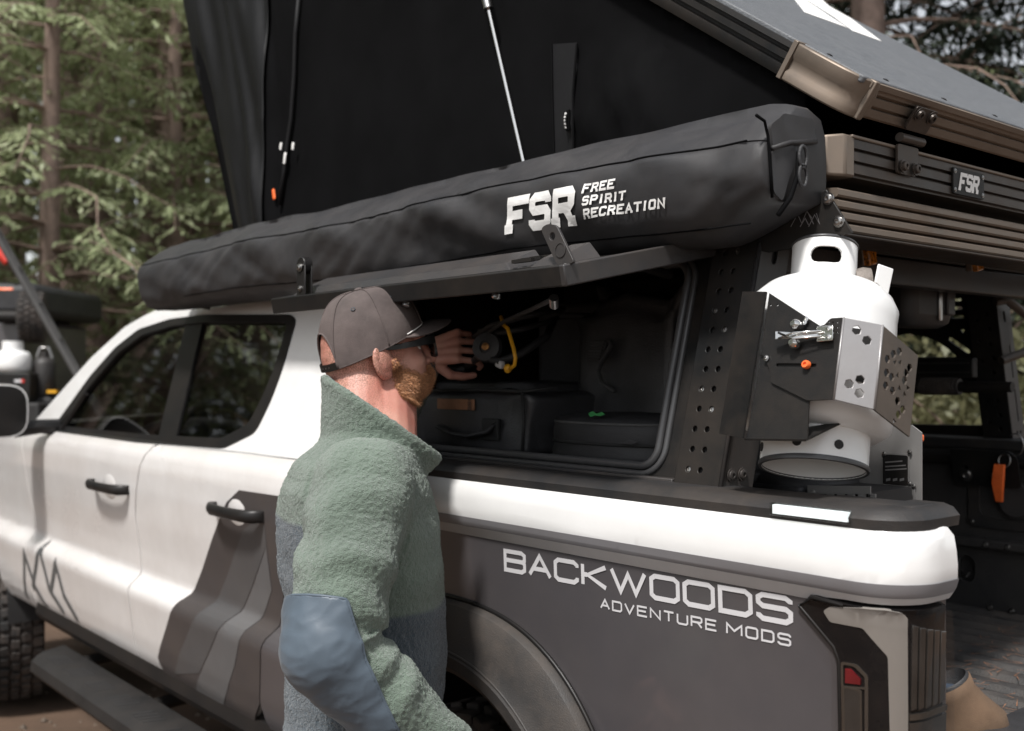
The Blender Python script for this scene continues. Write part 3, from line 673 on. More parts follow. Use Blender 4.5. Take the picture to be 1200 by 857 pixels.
# wheels -------------------------------------------------------------------------
def wheel(x,y,rz=0):
    r0=.42; prof_=[(.23,-.125),(.30,-.14),(.36,-.145),(.408,-.13),(r0,-.11),(r0,.11),(.408,.13),(.36,.145),(.30,.14),(.23,.125)]
    root=bpy.data.objects.new('wheel',None); COL.objects.link(root); root.location=(x,y,WZ); attach(root,truck); root.location=Vector((x,y,WZ))
    root.matrix_parent_inverse=wm(truck).inverted()
    q=Matrix.Rotation(rz,3,'Z')
    def T_(p): return q@Vector(p)+Vector((x,y,WZ))
    g=G(); g.loft([[T_((r*math.cos(a),h,r*math.sin(a))) for a in [2*math.pi*k/48 for k in range(48)]] for r,h in prof_],False); ty=g.obj('tyre','rubber',root,50)
    lug=G(); rr=random.Random(5)
    for i in range(46):
        for row,(yy,w_,l_) in enumerate(((-.118,.042,.040),(-.070,.040,.034),(-.024,.036,.036),(.022,.036,.036),(.068,.040,.034),(.116,.042,.040))):
            a=2*math.pi*(i+(.5 if row%2 else 0))/46; rad=r0+.006-(.008 if abs(yy)>.1 else 0)
            m=Matrix.Rotation(-a+math.pi/2,3,'Y')@Matrix.Rotation(rr.uniform(-.25,.25),3,'Z')
            b=G(); b.box((0,0,0),(l_*1.05,w_,.022)); 
            lug.add([T_(Vector((rad*math.cos(a),yy,rad*math.sin(a)))+m@Vector(p)) for p in b.v],b.f)
    t=lug.obj('tread','rubber',root,0,.003,1); t['kind']='stuff'
    g=G(); g.loft([[T_((r*math.cos(a),h,r*math.sin(a))) for a in [2*math.pi*k/40 for k in range(40)]] for r,h in ((.24,-.13),(.235,-.135),(.215,-.12),(.20,-.06),(.06,-.08),(.05,-.10),(.001,-.10))],False); rim=g.obj('rim','powder_grey',root,40)
    for k in range(6):
        a=2*math.pi*k/6; g=G(); g.tube([T_((.05*math.cos(a),-.095,.05*math.sin(a))),T_((.21*math.cos(a),-.11,.21*math.sin(a)))],[.03,.02],8); g.obj('spoke','powder_black',rim)
    return root
wheel(AX,.19); wheel(AF,.17,R(-14))
for x in (AX,AF):
    wheel(x,1.9-.18,R(180))
g=G(); g.cyl((AX,.1,WZ),(AX,1.8,WZ),.06); g.obj('rear_axle','interior',truck)
for y in (.45,1.45):
    g=G(); g.box((-2.6,y,.52),(5.6,.09,.13)); g.obj('chassis_rail','interior',truck)
# far side copies
for o in (bedside,wrap,side,wf,fdoor,rdoor,quarter,fender,fl_r,lam,mir): mirror(o,truck,YC)

# ================================================================== CANOPY (bed rack with side hatch)
can=thing('bed_canopy',(-1.0,YC,1.40),'black steel bed canopy with raised side hatch and perforated corner post','canopy')
E2=Vector((0,.25,.968)); CN=Vector((0,-.968,.25)); CO=Vector((0,.085,1.39))
def cpf(a,b): return CO+Vector((a,0,0))+E2*b,CN
def cpx(px,py,off=0):
    p=onP(px,py,CO+CN*off,CN); return (p.x,(p.z-CO.z-CN.z*off)/.968)
OPEN=rrect(-1.46,.030,-.566,.405,.035,6)
plate('side_frame',[(-1.53,.004),(-.51,.004),(-.51,.455),(-1.53,.455)],[OPEN],cpf,'powder_black',can,.022,.003)
# door seal: two-lipped rubber round the opening
for k,(dr,off,r) in enumerate(((0,.006,.0075),(.013,.002,.006))):
    P=rrect(-1.46-dr,.030-dr,-.566+dr,.405+dr,.035+dr,8); P=P+P[:1]
    G().tube([cpf(*p)[0]+CN*off for p in P],r,8,False).obj('door_seal','seal_rubber',can,180)
# sill channel under the opening
g=G(); g.loft([[CO+Vector((x,0,0))+E2*b+CN*o for b,o in ((-.005,.004),(-.005,.020),(.010,.022),(.014,.004))] for x in (-1.53,-.51)]); g.obj('sill_channel','powder_grey',can,30,.002)
# corner post: folded perforated plate
hol=[]
for i in range(12):
    for j in range(2):
        hol.append(circ(-.476+j*.026+(.002 if i%2 else 0),.028+i*.0345,.0052,10))
post=plate('corner_post',[(-.502,-.010),(-.406,-.010),(-.406,.452),(-.502,.452)],hol,lambda a,b:(cpf(a,b)[0]+CN*.026,CN),'powder_black',can,.004,.001)
fo_=CO+Vector((-.404,0,0))+CN*.024
fl=flat(fo_,(0,1,0),E2)
plate('post_flange',[(0,-.010),(.085,-.010),(.085,.452),(0,.452)],[slot(.045,.40,.016,.007,R(90)),slot(.045,.33,.022,.004,R(90)),slot(.06,.27,.012,.004,R(90)),circ(.02,.02,.006),circ(.05,.02,.006)],fl,'powder_grey',post,.004,.001)
g=G(); g.tube([fo_+E2*-.010+Vector((-.001,.001,0)),fo_+E2*.452+Vector((-.001,.001,0))],.0042,10); g.obj('post_fold_highlight','powder_grey',post,180)  # rounds the bend; its paler grey paints in the highlight line
for a_ in (.022,.050): bolt(fo_+Vector((.002,a_,0))+E2*.022,(1,0,0),.0085,'powder_grey',post)
for i in range(12):
    for j in range(2):
        if (i*7+j*3)%4==0:
            p=cpf(-.476+j*.026,.028+i*.0345)[0]+CN*.0225
            bolt(p,CN,.0042,'bolt',post,.002)
# dark frame filler behind the post so the perforations look into shadow
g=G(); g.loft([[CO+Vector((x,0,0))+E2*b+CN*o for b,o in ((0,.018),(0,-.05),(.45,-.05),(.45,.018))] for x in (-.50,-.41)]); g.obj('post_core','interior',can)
# roof, headers, rails
g=G(); g.box((-1.01,YC,1.835),(1.06,1.50,.02)); g.obj('canopy_roof','powder_black',can,30,.004)
g=G(); g.box((-1.0,.212,1.842),(1.06,.035,.04)); g.obj('top_rail','powder_black',can,30,.003)
g=G(); g.box((-1.0,1.69,1.842),(1.06,.035,.04)); g.obj('top_rail','powder_black',can,30,.003)
g=G(); g.box((-.50,YC,1.795),(.04,1.44,.055)); g.obj('rear_header','powder_grey',can,30,.003)
g=G(); g.box((-1.52,YC,1.62),(.02,1.46,.44)); g.obj('front_bulkhead','powder_black',can,30,.003)
# load rail of stacked ribs under the tent
prf=[]
for i in range(4):
    z=1.812+i*.0185; prf+=[(-.300,z),(-.283,z+.001),(-.280,z+.004),(-.280,z+.012),(-.283,z+.015),(-.300,z+.0165)]
prf+=[(-.36,1.886),(-.36,1.812)]
G().loft([[(x,y,z) for x,z in prf] for y in (.205,1.69)]).obj('load_rail','alu_dusty',can,30)
g=G(); g.loft([[(x,y,z) for x,z in ((-.36,1.804),(-.27,1.804),(-.268,1.806),(-.268,1.808),(-.36,1.808))] for y in (.205,1.69)]); g.obj('rail_lip','alu_dark',can,30)
for y in (.26,1.62):
    g=G(); g.box((-.42,y,1.83),(.2,.05,.05)); g.obj('rail_bracket','powder_black',can,30,.003)
# inside: deck and partition
g=G(); g.box((-1.0,.43,1.392),(1.0,.66,.02)); g.obj('cargo_deck','interior',can,30,.002)
g=G(); g.box((-1.04,.75,1.61),(.96,.015,.44)); g.obj('partition','interior',can)
g=G(); g.box((-.56,.49,1.61),(.012,.52,.42)); g.obj('partition','interior',can)
# far side ---------------------------------------------------------------
FO=Vector((0,1.80,1.39)); FE=Vector((0,-.25,.968)); FN=Vector((0,-.968,-.25))
def ffar(off=0): return lambda a,b:(FO+Vector((a,0,0))+FE*b+FN*off,FN)
def fpx(px,py):
    p=onP(px,py,FO,FN); return (p.x,(p.z-FO.z)/.968)
h1=[fpx(*p) for p in ((1040,419),(1040,397),(1062,391),(1080,393),(1098,400),(1111,409),(1123,419))]
h2=[fpx(*p) for p in ((1040,461),(1040,497),(1152,499),(1148,461))]
sl=[slot(*fpx(1104,330),.040,.006,R(50)),slot(*fpx(1119.5,351.5),.026,.005),slot(*fpx(1120.5,361.5),.028,.005),slot(*fpx(1122,371.5),.028,.005),slot(*fpx(1124,405),.06,.007,R(-38)),circ(*fpx(1119,341),.008,3,R(90)),circ(*fpx(1148,331.6),.006),circ(*fpx(1128,388),.008,3,R(30))]
plate('far_side_frame',[(-1.53,.0),(fpx(1190,498)[0],.0),(fpx(1168,300)[0],.45),(-1.53,.45)],[rpoly(h1,.03),h2]+sl,ffar(),'powder_black',can,.006)
# far post with folded flange
p0=fpx(1118,322);p1=fpx(1152,498)
xa,xb=-.80,-.715
plate('corner_post',[(xa,-.005),(xb,-.005),(xb,.44),(xa,.44)],[circ(-.745+.004*(i%2),.05+i*.042,.006) for i in range(9)]+[circ(-.775,.07+i*.06,.005) for i in range(6)],ffar(.05),'powder_black',can,.005,.001)
ff=flat(FO+Vector((xb+.003,0,0))+FN*.05,(0,1,0),FE)
plate('post_flange',[(-.002,-.005),(.075,-.005),(.075,.44),(-.002,.44)],[slot(.035,.38,.02,.006,R(90)),slot(.045,.25,.09,.003,R(90)),slot(.045,.12,.09,.003,R(90)),circ(.03,.04,.005),circ(.05,.04,.005)],ff,'powder_grey',can,.005,.001)  # lighter grey than the post: the lit side is put into the colour
mb=plate('mount_bracket',rpoly([(-.83,-.075),(-.64,-.075),(-.64,.012),(-.66,.03),(-.83,.03)],.01),[slot(-.79,-.035,.025,.007,R(90)),slot(-.70,-.035,.025,.007,R(90))],ffar(.19),'powder_black',can,.006,.001)
for x in (-.79,-.70):
    p,n=ffar(.19)(x,-.045); bolt(p,n,.014,'bolt',mb,.009)
# grab handle on the far post
hp=[onX(px,py,-.705) for px,py in ((1166,354),(1172,352),(1191,371),(1195,378),(1193,408),(1188,414),(1173,423))]
base=onX(1170,388,-.705)
hp=[Vector((-.705+.0,p.y,p.z)) for p in hp]
hh=G(); hh.tube([hp[0]+Vector((-.0,0,0)),hp[1]+Vector((.02,0,0)),hp[2]+Vector((.03,0,0)),hp[3]+Vector((.03,0,0)),hp[4]+Vector((.03,0,0)),hp[5]+Vector((.025,0,0)),hp[6]],.0125,10); hh.obj('grab_handle','alu_dark',can,40)
# cross members seen through the far side
z0=onY(1100,420,1.58).z; z1=onY(1100,443,1.58).z
g=G(); g.box((-1.05,1.58,(z0+z1)/2),(.62,.03,z0-z1)); bm_=g.obj('cross_beam','powder_black',can,30,.004)
for dz in (.014,.040):
    g=G(); g.box((-1.05,1.563,z0-dz),(.60,.004,.004)); g.obj('beam_highlight','powder_grey',bm_)  # thin paler strip on the beam face, painted in as a highlight line
zb=onY(1100,453,1.5).z
g=G(); g.tube([(-1.4,1.5,zb),(-.60,1.5,zb)],.014,12); br=g.obj('grip_bar','powder_black',can)
xa2=onY(1078,453,1.5).x; xb2=onY(1125,453,1.5).x
g=G(); g.lathe([(.022,0)]+[(.0225+.0018*(k%2),.004+k*.004) for k in range(int((xb2-xa2)/.004)-2)]+[(.022,xb2-xa2),(.015,xb2-xa2)],(xa2,1.5,zb),(1,0,0),18); g.obj('grip_sleeve','rubber',br,0)
# amber marker lamps under the header
for px,py,x in ((1019,299,-.44),(1145,307,-.44)):
    p=onX(px,py,x); g=G(); g.box(p,(.016,.028,.040),Matrix.Rotation(R(12),3,'X')); am=g.obj('marker_lamp','amber',can,30,.003)
    g=G(); g.box(p+Vector((-.012,0,.004)),(.016,.034,.046),Matrix.Rotation(R(12),3,'X')); g.obj('lamp_bezel','alu_dusty',am,30,.003)
# raised hatch ------------------------------------------------------------
HA=Vector((-.505,.185,1.826)); HB=Vector((-.515,-.178,1.752)); HC=Vector((-1.452,-.178,1.752)); HD=Vector((-1.452,.185,1.826))
oy=(HB-HA).normalized(); hn=Vector((1,0,0)).cross(-oy).normalized()
if hn.z<0: hn=-hn
hl=(HB-HA).length
hf=flat(HA,(1,0,0),-oy)   # a along x from the rear edge, b negative outward
hat=plate('hatch_door',[(0,-hl),(0,0),(-.947,0),(-.947,-hl)],[],lambda a,b:(HA+Vector((a,0,0))-oy*b+hn*(-.004),hn),'powder_black',can,.004)
def beam(a,b,wdt,h,nm='hatch_rail',m='powder_black'):
    a=Vector(a);b=Vector(b);d=(b-a).normalized(); s_=d.cross(hn).normalized()
    r=[(s_*x+hn*z) for x,z in ((-wdt/2,-h),(wdt/2,-h),(wdt/2,0),(-wdt/2,0))]
    g=G(); g.loft([[a+q for q in r],[b+q for q in r]]); return g.obj(nm,m,hat,30,.0025)
beam(HB+Vector((.006,0,0)),HC-Vector((.006,0,0)),.022,.034); beam(HA+oy*-.0,HB+oy*.011,.022,.034,m='powder_grey'); beam(HD,HC+oy*.011,.022,.034)
beam(HA+oy*.02,HD+oy*.02,.03,.03)
for xo,w_ in ((-.24,.56),):
    pass
rp=[(-.165,-.305),(-.815,-.305),(-.845,-.355),(-.135,-.355)]
# pressed panel on the hatch skin
g=G()
for (x0_,x1_) in ((-.155,-.90),(-.02,-.105)):
    b0,b1=-hl+.02,-hl+.10; q=.012
    pts=[HA+Vector((a,0,0))-oy*b+hn*h for a,b,h in ((x0_,b0,0),(x1_,b0,0),(x1_,b1,0),(x0_,b1,0),(x0_-.02,b0+.012,q),(x1_+.02,b0+.012,q),(x1_+.02,b1,q+.014),(x0_-.02,b1,q+.014))]
    g=G(); g.add(pts,[(0,1,5,4),(1,2,6,5),(2,3,7,6),(3,0,4,7),(4,5,6,7)]); g.obj('hatch_pressing','powder_grey',hat,20,.002)
for k in range(3):
    a=-.118-.004*k; g=G(); p=HA+Vector((-.13,0,0))-oy*(-hl+.03+k*.02)+hn*.012; g.box(p,(.05,.008,.006)); g.obj('louver','powder_black',hat,0)
g=G(); g.tube([HB+Vector((0,0.004,.001)),HB+Vector((0,.004,-.034))],.0035,6); g.obj('weld_bead','bare_edge',hat)
# tabs standing on the hatch rail
tp=flat(HB,(1,0,0),(0,0,1))
def tpx(px,py): p=onP(px,py,HB,(0,-1,0)); return (p.x-HB.x,p.z-HB.z)
t1=plate('hatch_tab',rpoly([tpx(*p) for p in ((632,268),(640,262),(651,264),(672,308),(652,312))],.008),[circ(*tpx(646,277),.0065)],lambda a,b:(HB+Vector((a,.002,b)),Vector((0,-1,0))),'powder_grey',hat,.005,.001)
p=HB+Vector((tpx(656,293)[0],0,tpx(656,293)[1])); g=G(); g.lathe([(.012,0),(.012,.0015),(.0105,.0017),(.0105,.0006),(.0005,.0006)],p+Vector((0,.002,0)),(0,-1,0),20); g.obj('tab_washer','powder_grey',t1)
px0=onP(355,330,HC,(0,-1,0)).x
t2=G(); b=Vector((px0,-.178,1.735)); t2.box(b+Vector((0,-.004,.045)),(.036,.004,.07)); t2.box(b+Vector((0,.012,.045)),(.036,.004,.07)); t2.tube([b+Vector((0,-.006,.08)),b+Vector((0,.014,.08))],.018,14); tb2=t2.obj('hatch_tab','trim_black',hat,30,.002)
bolt(b+Vector((0,-.007,.075)),(0,-1,0),.007,'bolt',tb2,.006); bolt(b+Vector((0,-.007,.03)),(0,-1,0),.005,'bolt',tb2,.004)
g=G(); g.box(Vector((onP(402,380,HC,(0,-1,0)).x,-.165,1.700)),(.02,.012,.028)); g.obj('hatch_catch','trim_black',hat,30,.003)
for px in (470,575): g=G(); pp=onP(px,352,HC,(0,-1,0)); g.lathe([(.008,0),(.008,.006),(.005,.008),(.001,.008)],(pp.x,-.165,1.716),(0,-.3,-1),12); g.obj('hatch_bumper','bolt',hat)
# gas struts of the hatch
def strut(a,b,f=.55,par=can,r1=.0085,r2=.0045,m2='bolt',m1='trim_black',nm='gas_strut'):
    a=Vector(a);b=Vector(b);m=a.lerp(b,f); s_=G(); s_.cyl(a,m,r1,12); o=s_.obj(nm,m1,par,30)
    g=G(); g.cyl(m,b,r2,10); g.obj('strut_rod',m2,o); g=G(); g.ell(b,(.010,.010,.010)); g.obj('strut_ball','bolt',o,180); return o
strut((-.60,.16,1.762),(-.548,-.02,1.772),.62,m2='powder_grey')
s1=onY(649,349,-.15); g=G(); g.tube([s1,s1+Vector((-.012,.012,-.012))],.008,10); g.obj('strut_socket','bolt',can,40)
# ================================================================== ROOF TENT
tent=thing('rooftop_tent',(-1.4,.84,1.90),'black wedge rooftop tent with dusty aluminium edges and tilted grey lid','rooftop tent')
TY0,TY1=.20,1.46; ZB=1.968
# base tray edge: ribbed extrusion across the back
def ribs(zlo,zhi,x,n,d=.008):
    P=[]; h=(zhi-zlo)/n
    for i in range(n):
        z=zlo+i*h; P+=[(x-d,z),(x-d,z+h*.16),(x,z+h*.24),(x,z+h*.92),(x-d,z+h)]
    return P
pb=ribs(1.906,ZB,-.280,3)+[(-.35,ZB),(-.35,1.906)]
G().loft([[(x,y,z) for x,z in pb] for y in (TY0+.035,1.52)]).obj('base_rail','alu_dark',tent,25)
g=G(); g.box((-.305,YC-.08,ZB+.002),(.058,1.26,.006)); g.obj('base_lip','alu_dusty',tent,25,.002)
g=G(); g.loft([[(x,TY0+y,z) for x,y,z in q] for q in ([(-.278,.05,1.903),(-.278,.05,1.972),(-.36,.05,1.972),(-.36,.05,1.903)],[(-.278,.022,1.903),(-.278,.022,1.972),(-.36,.0,1.972),(-.36,.0,1.903)],[(-.300,-.002,1.905),(-.300,-.002,1.970),(-.37,-.004,1.970),(-.37,-.004,1.905)])]); g.obj('base_corner','alu_dusty',tent,25,.004)
g=G(); g.box((-1.44,TY0+.02,1.937),(2.16,.05,.062)); g.obj('base_rail','alu_dark',tent,25,.003)
g=G(); g.box((-1.44,1.50,1.937),(2.30,.05,.062)); g.obj('base_rail','alu_dark',tent,25,.003)
g=G(); g.box((-1.42,.86,1.925),(2.22,1.25,.03)); g.obj('tent_floor','powder_black',tent)
# lid
LA=R(35); U=Vector((-math.cos(LA),0,math.sin(LA))); Wv=Vector((math.sin(LA),0,math.cos(LA)))
L0=Vector((-.270,0,2.000)); LT=.056
def lidp(y,u,w_): return L0+Vector((0,y,0))+U*u+Wv*w_
pr=[]
for i in range(3):
    h=LT/3; pr+=[(0.007,i*h),(.007,i*h+h*.16),(0,i*h+h*.24),(0,i*h+h*.92),(.007,i*h+h)]
pr+=[(.05,LT),(.05,0)]
G().loft([[lidp(y,u,w_) for u,w_ in pr] for y in (TY0+.03,TY1)]).obj('lid_rail','alu_dusty',tent,25)
G().loft([[lidp(y,u,w_) for u,w_ in ((-.004,LT-.006),(-.004,LT+.003),(.02,LT+.005),(.02,LT-.006))] for y in (TY0+.03,TY1)]).obj('lid_lip','alu_dusty',tent,25)
pr2=[(y,w_) for w_,y in ((0,.02),(0,.004),(.010,0),(.018,0),(.020,.012),(.026,.012),(.028,0),(.038,0),(.040,.010),(.045,.010),(.047,0),(LT,.002),(LT,.03))]
G().loft([[lidp(TY0+y,u,w_) for y,w_ in pr2] for u in (.13,2.9)]).obj('lid_rail','powder_black',tent,25)
G().loft([[lidp(TY1-y,u,w_) for y,w_ in pr2] for u in (.0,2.9)]).obj('lid_rail','powder_black',tent,25)
# corner casting: wraps from the side rail to the back rail
rings=[]
for t in [k/8 for k in range(9)]:
    a=t*math.pi/2; cu=.045-.045*math.sin(a) if False else 0
    rr_=.035; u=.135 if t==0 else None
def cc(u,y): return [lidp(TY0+y-.004*0,u,w_) for w_ in (-.003,.012,.018,.034,.040,LT+.004)]
path=[(.14,-.004),(.10,-.006),(.06,-.005),(.035,-.001),(.016,.008),(.004,.02),(-.004,.036),(-.006,.05)]
ins=[.0,.0,-.004,-.004,.0,.0]
g=G(); ring=[]
for i,(u,y) in enumerate(path):
    out=[lidp(TY0+y+(.004 if k in(2,3) else 0),u,w_) for k,w_ in enumerate((-.003,.012,.018,.034,.040,LT+.005))]
    inn=[lidp(TY0+max(y,0)+.05,max(u,.03)+.02,LT+.005),lidp(TY0+max(y,0)+.05,max(u,.03)+.02,-.003)]
    ring.append(out+inn)
g.loft(ring); g.obj('corner_casting','alu_dusty',tent,40,.003)
g=G(); g.loft([[lidp(TY0+.032+dy,u,w_) for u,w_ in ((-.009,-.003),(-.009,LT+.006),(.012,LT+.006),(.012,-.003))] for dy in (.0,.012)]); g.obj('casting_flange','alu_dusty',tent,25,.002)
g=G(); g.loft([[lidp(TY0+dy,.138+du,w_) for du,dy,w_ in ((0,-.007,-.003),(0,-.007,LT+.007),(.010,-.007,LT+.007),(.010,-.007,-.003))],[lidp(TY0+dy,.138+du,w_) for du,dy,w_ in ((0,.03,-.003),(0,.03,LT+.007),(.010,.03,LT+.007),(.010,.03,-.003))]]); g.obj('casting_flange','alu_dusty',tent,25,.001)
lid=plate('lid_panel',[(0.004,TY0+.012),(2.9,TY0+.012),(2.9,TY1-.01),(0.004,TY1-.01)],[],lambda a,b:(lidp(b,a,LT+.007),Wv),'lid_grey',tent,.012,.003)
for k in range(7): bolt(lidp(TY0+.11+k*.19,.03,LT+.007),Wv,.004,'powder_black',lid,.002)
for k in range(5): bolt(lidp(TY0+.035,.10+k*.35,LT+.007),Wv,.004,'powder_black',lid,.002)
def lpx(px,py):
    p=onP(px,py,lidp(0,0,LT+.007),Wv); return ((p-lidp(0,0,LT+.007)).dot(U),p.y)
for A in (((900,-30),(925,-8),(943,15),(993,33),(973,20),(943,0),(905,-30)),((925,-20),(945,0),(977,20),(1000,37),(1033,49),(997,22),(972,8),(963,0),(930,-30))):
    plate('lid_emblem',[lpx(*p) for p in A],[],lambda a,b:(lidp(b,a,LT+.0082),Wv),'letter_white',lid,.001)
# hinge
hy=onX(1062,160,-.275).y
hg=G(); ctr=lidp(hy,-.012,.022)
hx=Matrix.Identity(3)
hing=plate('hinge',rpoly([(-.034,.004),(.034,.004),(.034,.046),(-.034,.046)],.006),[],flat(lidp(hy,-.012,0),(0,1,0),Wv),'alu_dark',tent,.005,.001)
plate('hinge_leaf',rpoly([(-.030,-.050),(.030,-.050),(.034,.0),(-.034,.0)],.006),[],flat(Vector((-.2705,hy,1.975)),(0,1,0),(0.06,0,1)),'alu_dark',hing,.005,.001)
g=G(); g.cyl((-.268,hy-.034,1.985),(-.268,hy+.040,1.985),.008,12); g.obj('hinge_pin','alu_dark',hing,30)
for dy in (-.02,.02):
    bolt(lidp(hy+dy,-.013,.034),-U,.0085,'alu_dark',hing,.007); bolt((-.268,hy+dy,1.937),(1,0,0),.0085,'alu_dark',hing,.007)
# badge with the maker's letters
bf=flat((-.2755,onX(1136,215,-.275).y,1.9365),(0,1,0),(0,0,1))
bd=plate('badge',rpoly([(-.058,-.024),(.058,-.024),(.058,.024),(-.058,.024)],.004),[],bf,'powder_black',tent,.004,.001)
for a in (-.052,.052):
    for b_ in (-.017,.017): bolt(bf(a,b_)[0],(1,0,0),.0032,'bolt',bd,.0025)
P,wt=text_polys('FSR',.026,.017,.0075,.0075,.28,.0045)
lettering('badge_letters',[[(p[0]-wt/2-.004,p[1]-.013) for p in q] for q in P],bf,'letter_white',bd,.0008)
# fabric walls ----------------------------------------------------------------
def lidz(x): return 2.0+math.tan(LA)*(-.27-x)
def clothf(x,z):
    d=.010*noise.noise((x*2.2,z*2.6,1.3))+.006*noise.noise((x*7,z*2,4))
    k=max(0,min(1,(-2.22-x+.0*z)/.10))
    s_=x+.36*(z-2.0)
    d+=k*(.055*noise.noise((s_*6,z*.6,9))+.03*noise.noise((s_*13,z*1.2,2)))
    r=math.hypot((x+.80)/.16,(z-2.10)/.16)
    if r<1: d+=-.03*(1-r*r)*(1+noise.noise((x*24,z*24,3)))
    return (x,.232+d,z),(0,-1,0)
wallp=[(-.36,2.0),(-.36,lidz(-.36)-.004),(-1.4,lidz(-1.4)-.004),(-2.62,lidz(-2.62)-.004),(-3.25,3.55),(-2.93,2.90),(-2.515,2.06),(-2.50,1.955),(-.36,1.955)]
panel('tent_wall',[wallp],[],clothf,(.018,.04),'canvas_black',tent,.004,0,180)
panel('tent_wall',[wallp],[],lambda x,z:((x,1.44,z),(0,1,0)),(.2,.2),'canvas_black',tent,.004,0,180)
G().loft([[(-2.51,.24,1.96),(-2.51,1.44,1.96)],[(-2.93,.24,2.9),(-2.93,1.44,2.9)],[(-3.25,.24,3.55),(-3.25,1.44,3.55)]],False,False).obj('tent_wall','canvas_black',tent)
flapp=[(-2.27,1.958),(-2.33,lidz(-2.33)-.006),(-2.62,lidz(-2.62)-.006),(-3.245,3.54),(-2.925,2.90),(-2.51,2.06),(-2.495,1.958)]
panel('tent_flap',[flapp],[],lambda x,z:((x,clothf(x,z)[0][1]+.035*noise.noise(((x+.40*(z-2))*9,z*1.0,4))*min(1,max(0,(-2.27-x)/.08)),z),(0,-1,0)),(.009,.03),'canvas_sheen',tent,.003,.014,180)
def cpt(px,py,off=.006):
    p=onY(px,py,.225); q,n=clothf(p.x,p.z); return Vector(q)+Vector((0,-off,0))
def cloth_strip(name,A,mat,par=tent,off=.004,st=.03):
    P=[(onY(px,py,.225).x,onY(px,py,.225).z) for px,py in A]; return panel(name,[P],[],clothf,st,mat,par,.003,off,60)
cs=cloth_strip('seam_strip',((646,52),(676,50),(680,185),(650,185)),'canvas_edge')
for dx in (0,30):
    G().tube([cpt(647+dx,52),cpt(648+dx,110),cpt(650+dx,180)],.0025,6).obj('seam_piping','canvas_black',cs)
lt=cloth_strip('fabric_label',((668,131),(675,130),(676,154),(669,155)),'canvas_black',cs,.009,None)
for k in range(5): cloth_strip('label_print',((670,134+k*4),(673,134+k*4),(673.4,136.5+k*4),(670.4,136.5+k*4)),'letter_white',lt,.0135,None)
# zip line, pulls and folded flap at the front corner
zz=[cpt(px,py,.010) for px,py in ((352,-10),(348,40),(345,90),(340,140),(336,165),(332,200),(326,240))]
G().tube(zz,.007,8).obj('zip','canvas_edge',tent,180)
for px,py,w_ in ((331,172,3),(346,172,3),(336,186,4)):
    q=cpt(px,py,.02); g=G(); g.box(q,(.012,.004,.022 if w_<4 else .034),Matrix.Rotation(R(12),3,'Y')); g.obj('zip_pull','letter_white',tent,30,.002)
q=cpt(322,228,.012); g=G(); g.box(q,(.014,.006,.034),Matrix.Rotation(R(-14),3,'Y')); g.obj('pull_tab','orange_web',tent,30,.004)
# gas strut holding the lid up
a=onY(571,4,.19); b=onY(616,200,.19); dr=(a-b).normalized()
g=G(); g.cyl(b,a,.0042,10); rod=g.obj('strut_rod','chrome',tent); g=G(); g.cyl(a-dr*.015,a+dr*.5,.011,14); g.obj('strut_body','bolt',rod,30)
# ================================================================== AWNING BAG
aw=thing('awning_bag',(-1.54,.1,1.795),'long charcoal awning bag with white lettering hanging beside the tent','awning')
NEAR=[(1.795,.06),(1.805,.028),(1.83,.010),(1.86,.002),(1.90,-.004),(1.925,-.003),(1.942,.004),(1.965,.028),(1.99,.062),(2.010,.10)]
AX0,AX1=-2.77,-.285
def adisp(x,z):
    e=min(1,max(0,(x-AX0)/.15))*min(1,max(0,(AX1-x)/.10))
    lt=max(0,1-max(abs(x+.67)/.30,abs(z-1.885)/.07)**4)
    lt=1-.85*lt
    d=.016*noise.noise((x*1.6,z*3,0))+lt*(.014*noise.noise((x*3.4+z*9,z*7,5))+.011*(1-2*abs(noise.noise((x*5.0+z*13,z*4,2))))+.006*(1-2*abs(noise.noise((x*11-z*20,z*8,6)))))
    k=math.exp(-((x+.62)/.14)**2)
    d+=-.016*k*max(0,math.sin((x*.9+z*1.25)*26))*(.4 if z<1.93 else 1)
    return d*(.35+.65*e)
def topz(x): return 1.0-.010*math.sin(2.1*x)
def awn(x,z):
    zz=z; y=interp(zz,NEAR)+adisp(x,zz)
    # bag sags a little between its straps
    return Vector((x,y,zz+.006*math.sin(x*5.2)))
def aring(x):
    e=min(1,(AX1-x)/.05) if AX1-x<.05 else 1; e2=min(1,(x-AX0)/.05) if x-AX0<.05 else 1
    zs=[1.797,1.805,1.818,1.832,1.846,1.86,1.875,1.89,1.905,1.92,1.932,1.9405,1.9425,1.9445,1.955,1.966,1.978,1.99,2.0]
    r=[]
    for z in zs:
        p=awn(x,z)
        if z==1.9425: p.y+=.004; 
        r.append(p)
    top=.012*noise.noise((x*2.1,3,3))+.006*noise.noise((x*6,1,8))
    for y,z in ((.10,2.011+top),(.14,2.012+top),(.175,1.998),(.188,1.97),(.192,1.93),(.192,1.88),(.19,1.84),(.18,1.81),(.15,1.797),(.11,1.793),(.08,1.793)): r.append(Vector((x,y,z)))
    up=max(0,min(1,(x-(AX1-.16))/.16)); up=up*up*(3-2*up)
    for p in r:
        if p.z<1.90: p.z+=up*.042*(1.90-p.z)/.10
    k=.86+.14*math.sqrt(min(e,e2)) if min(e,e2)<1 else 1
    c0=Vector((x,.097,1.90)); return [c0+(p-c0)*k for p in r]
xs_=[AX0,AX0+.008,AX0+.025]+[AX0+.045+i*(AX1-AX0-.09)/340 for i in range(341)]+[AX1-.02,AX1-.006,AX1]
bag=G().loft([aring(x) for x in xs_]).obj('bag_cover','bag_grey',aw,70)
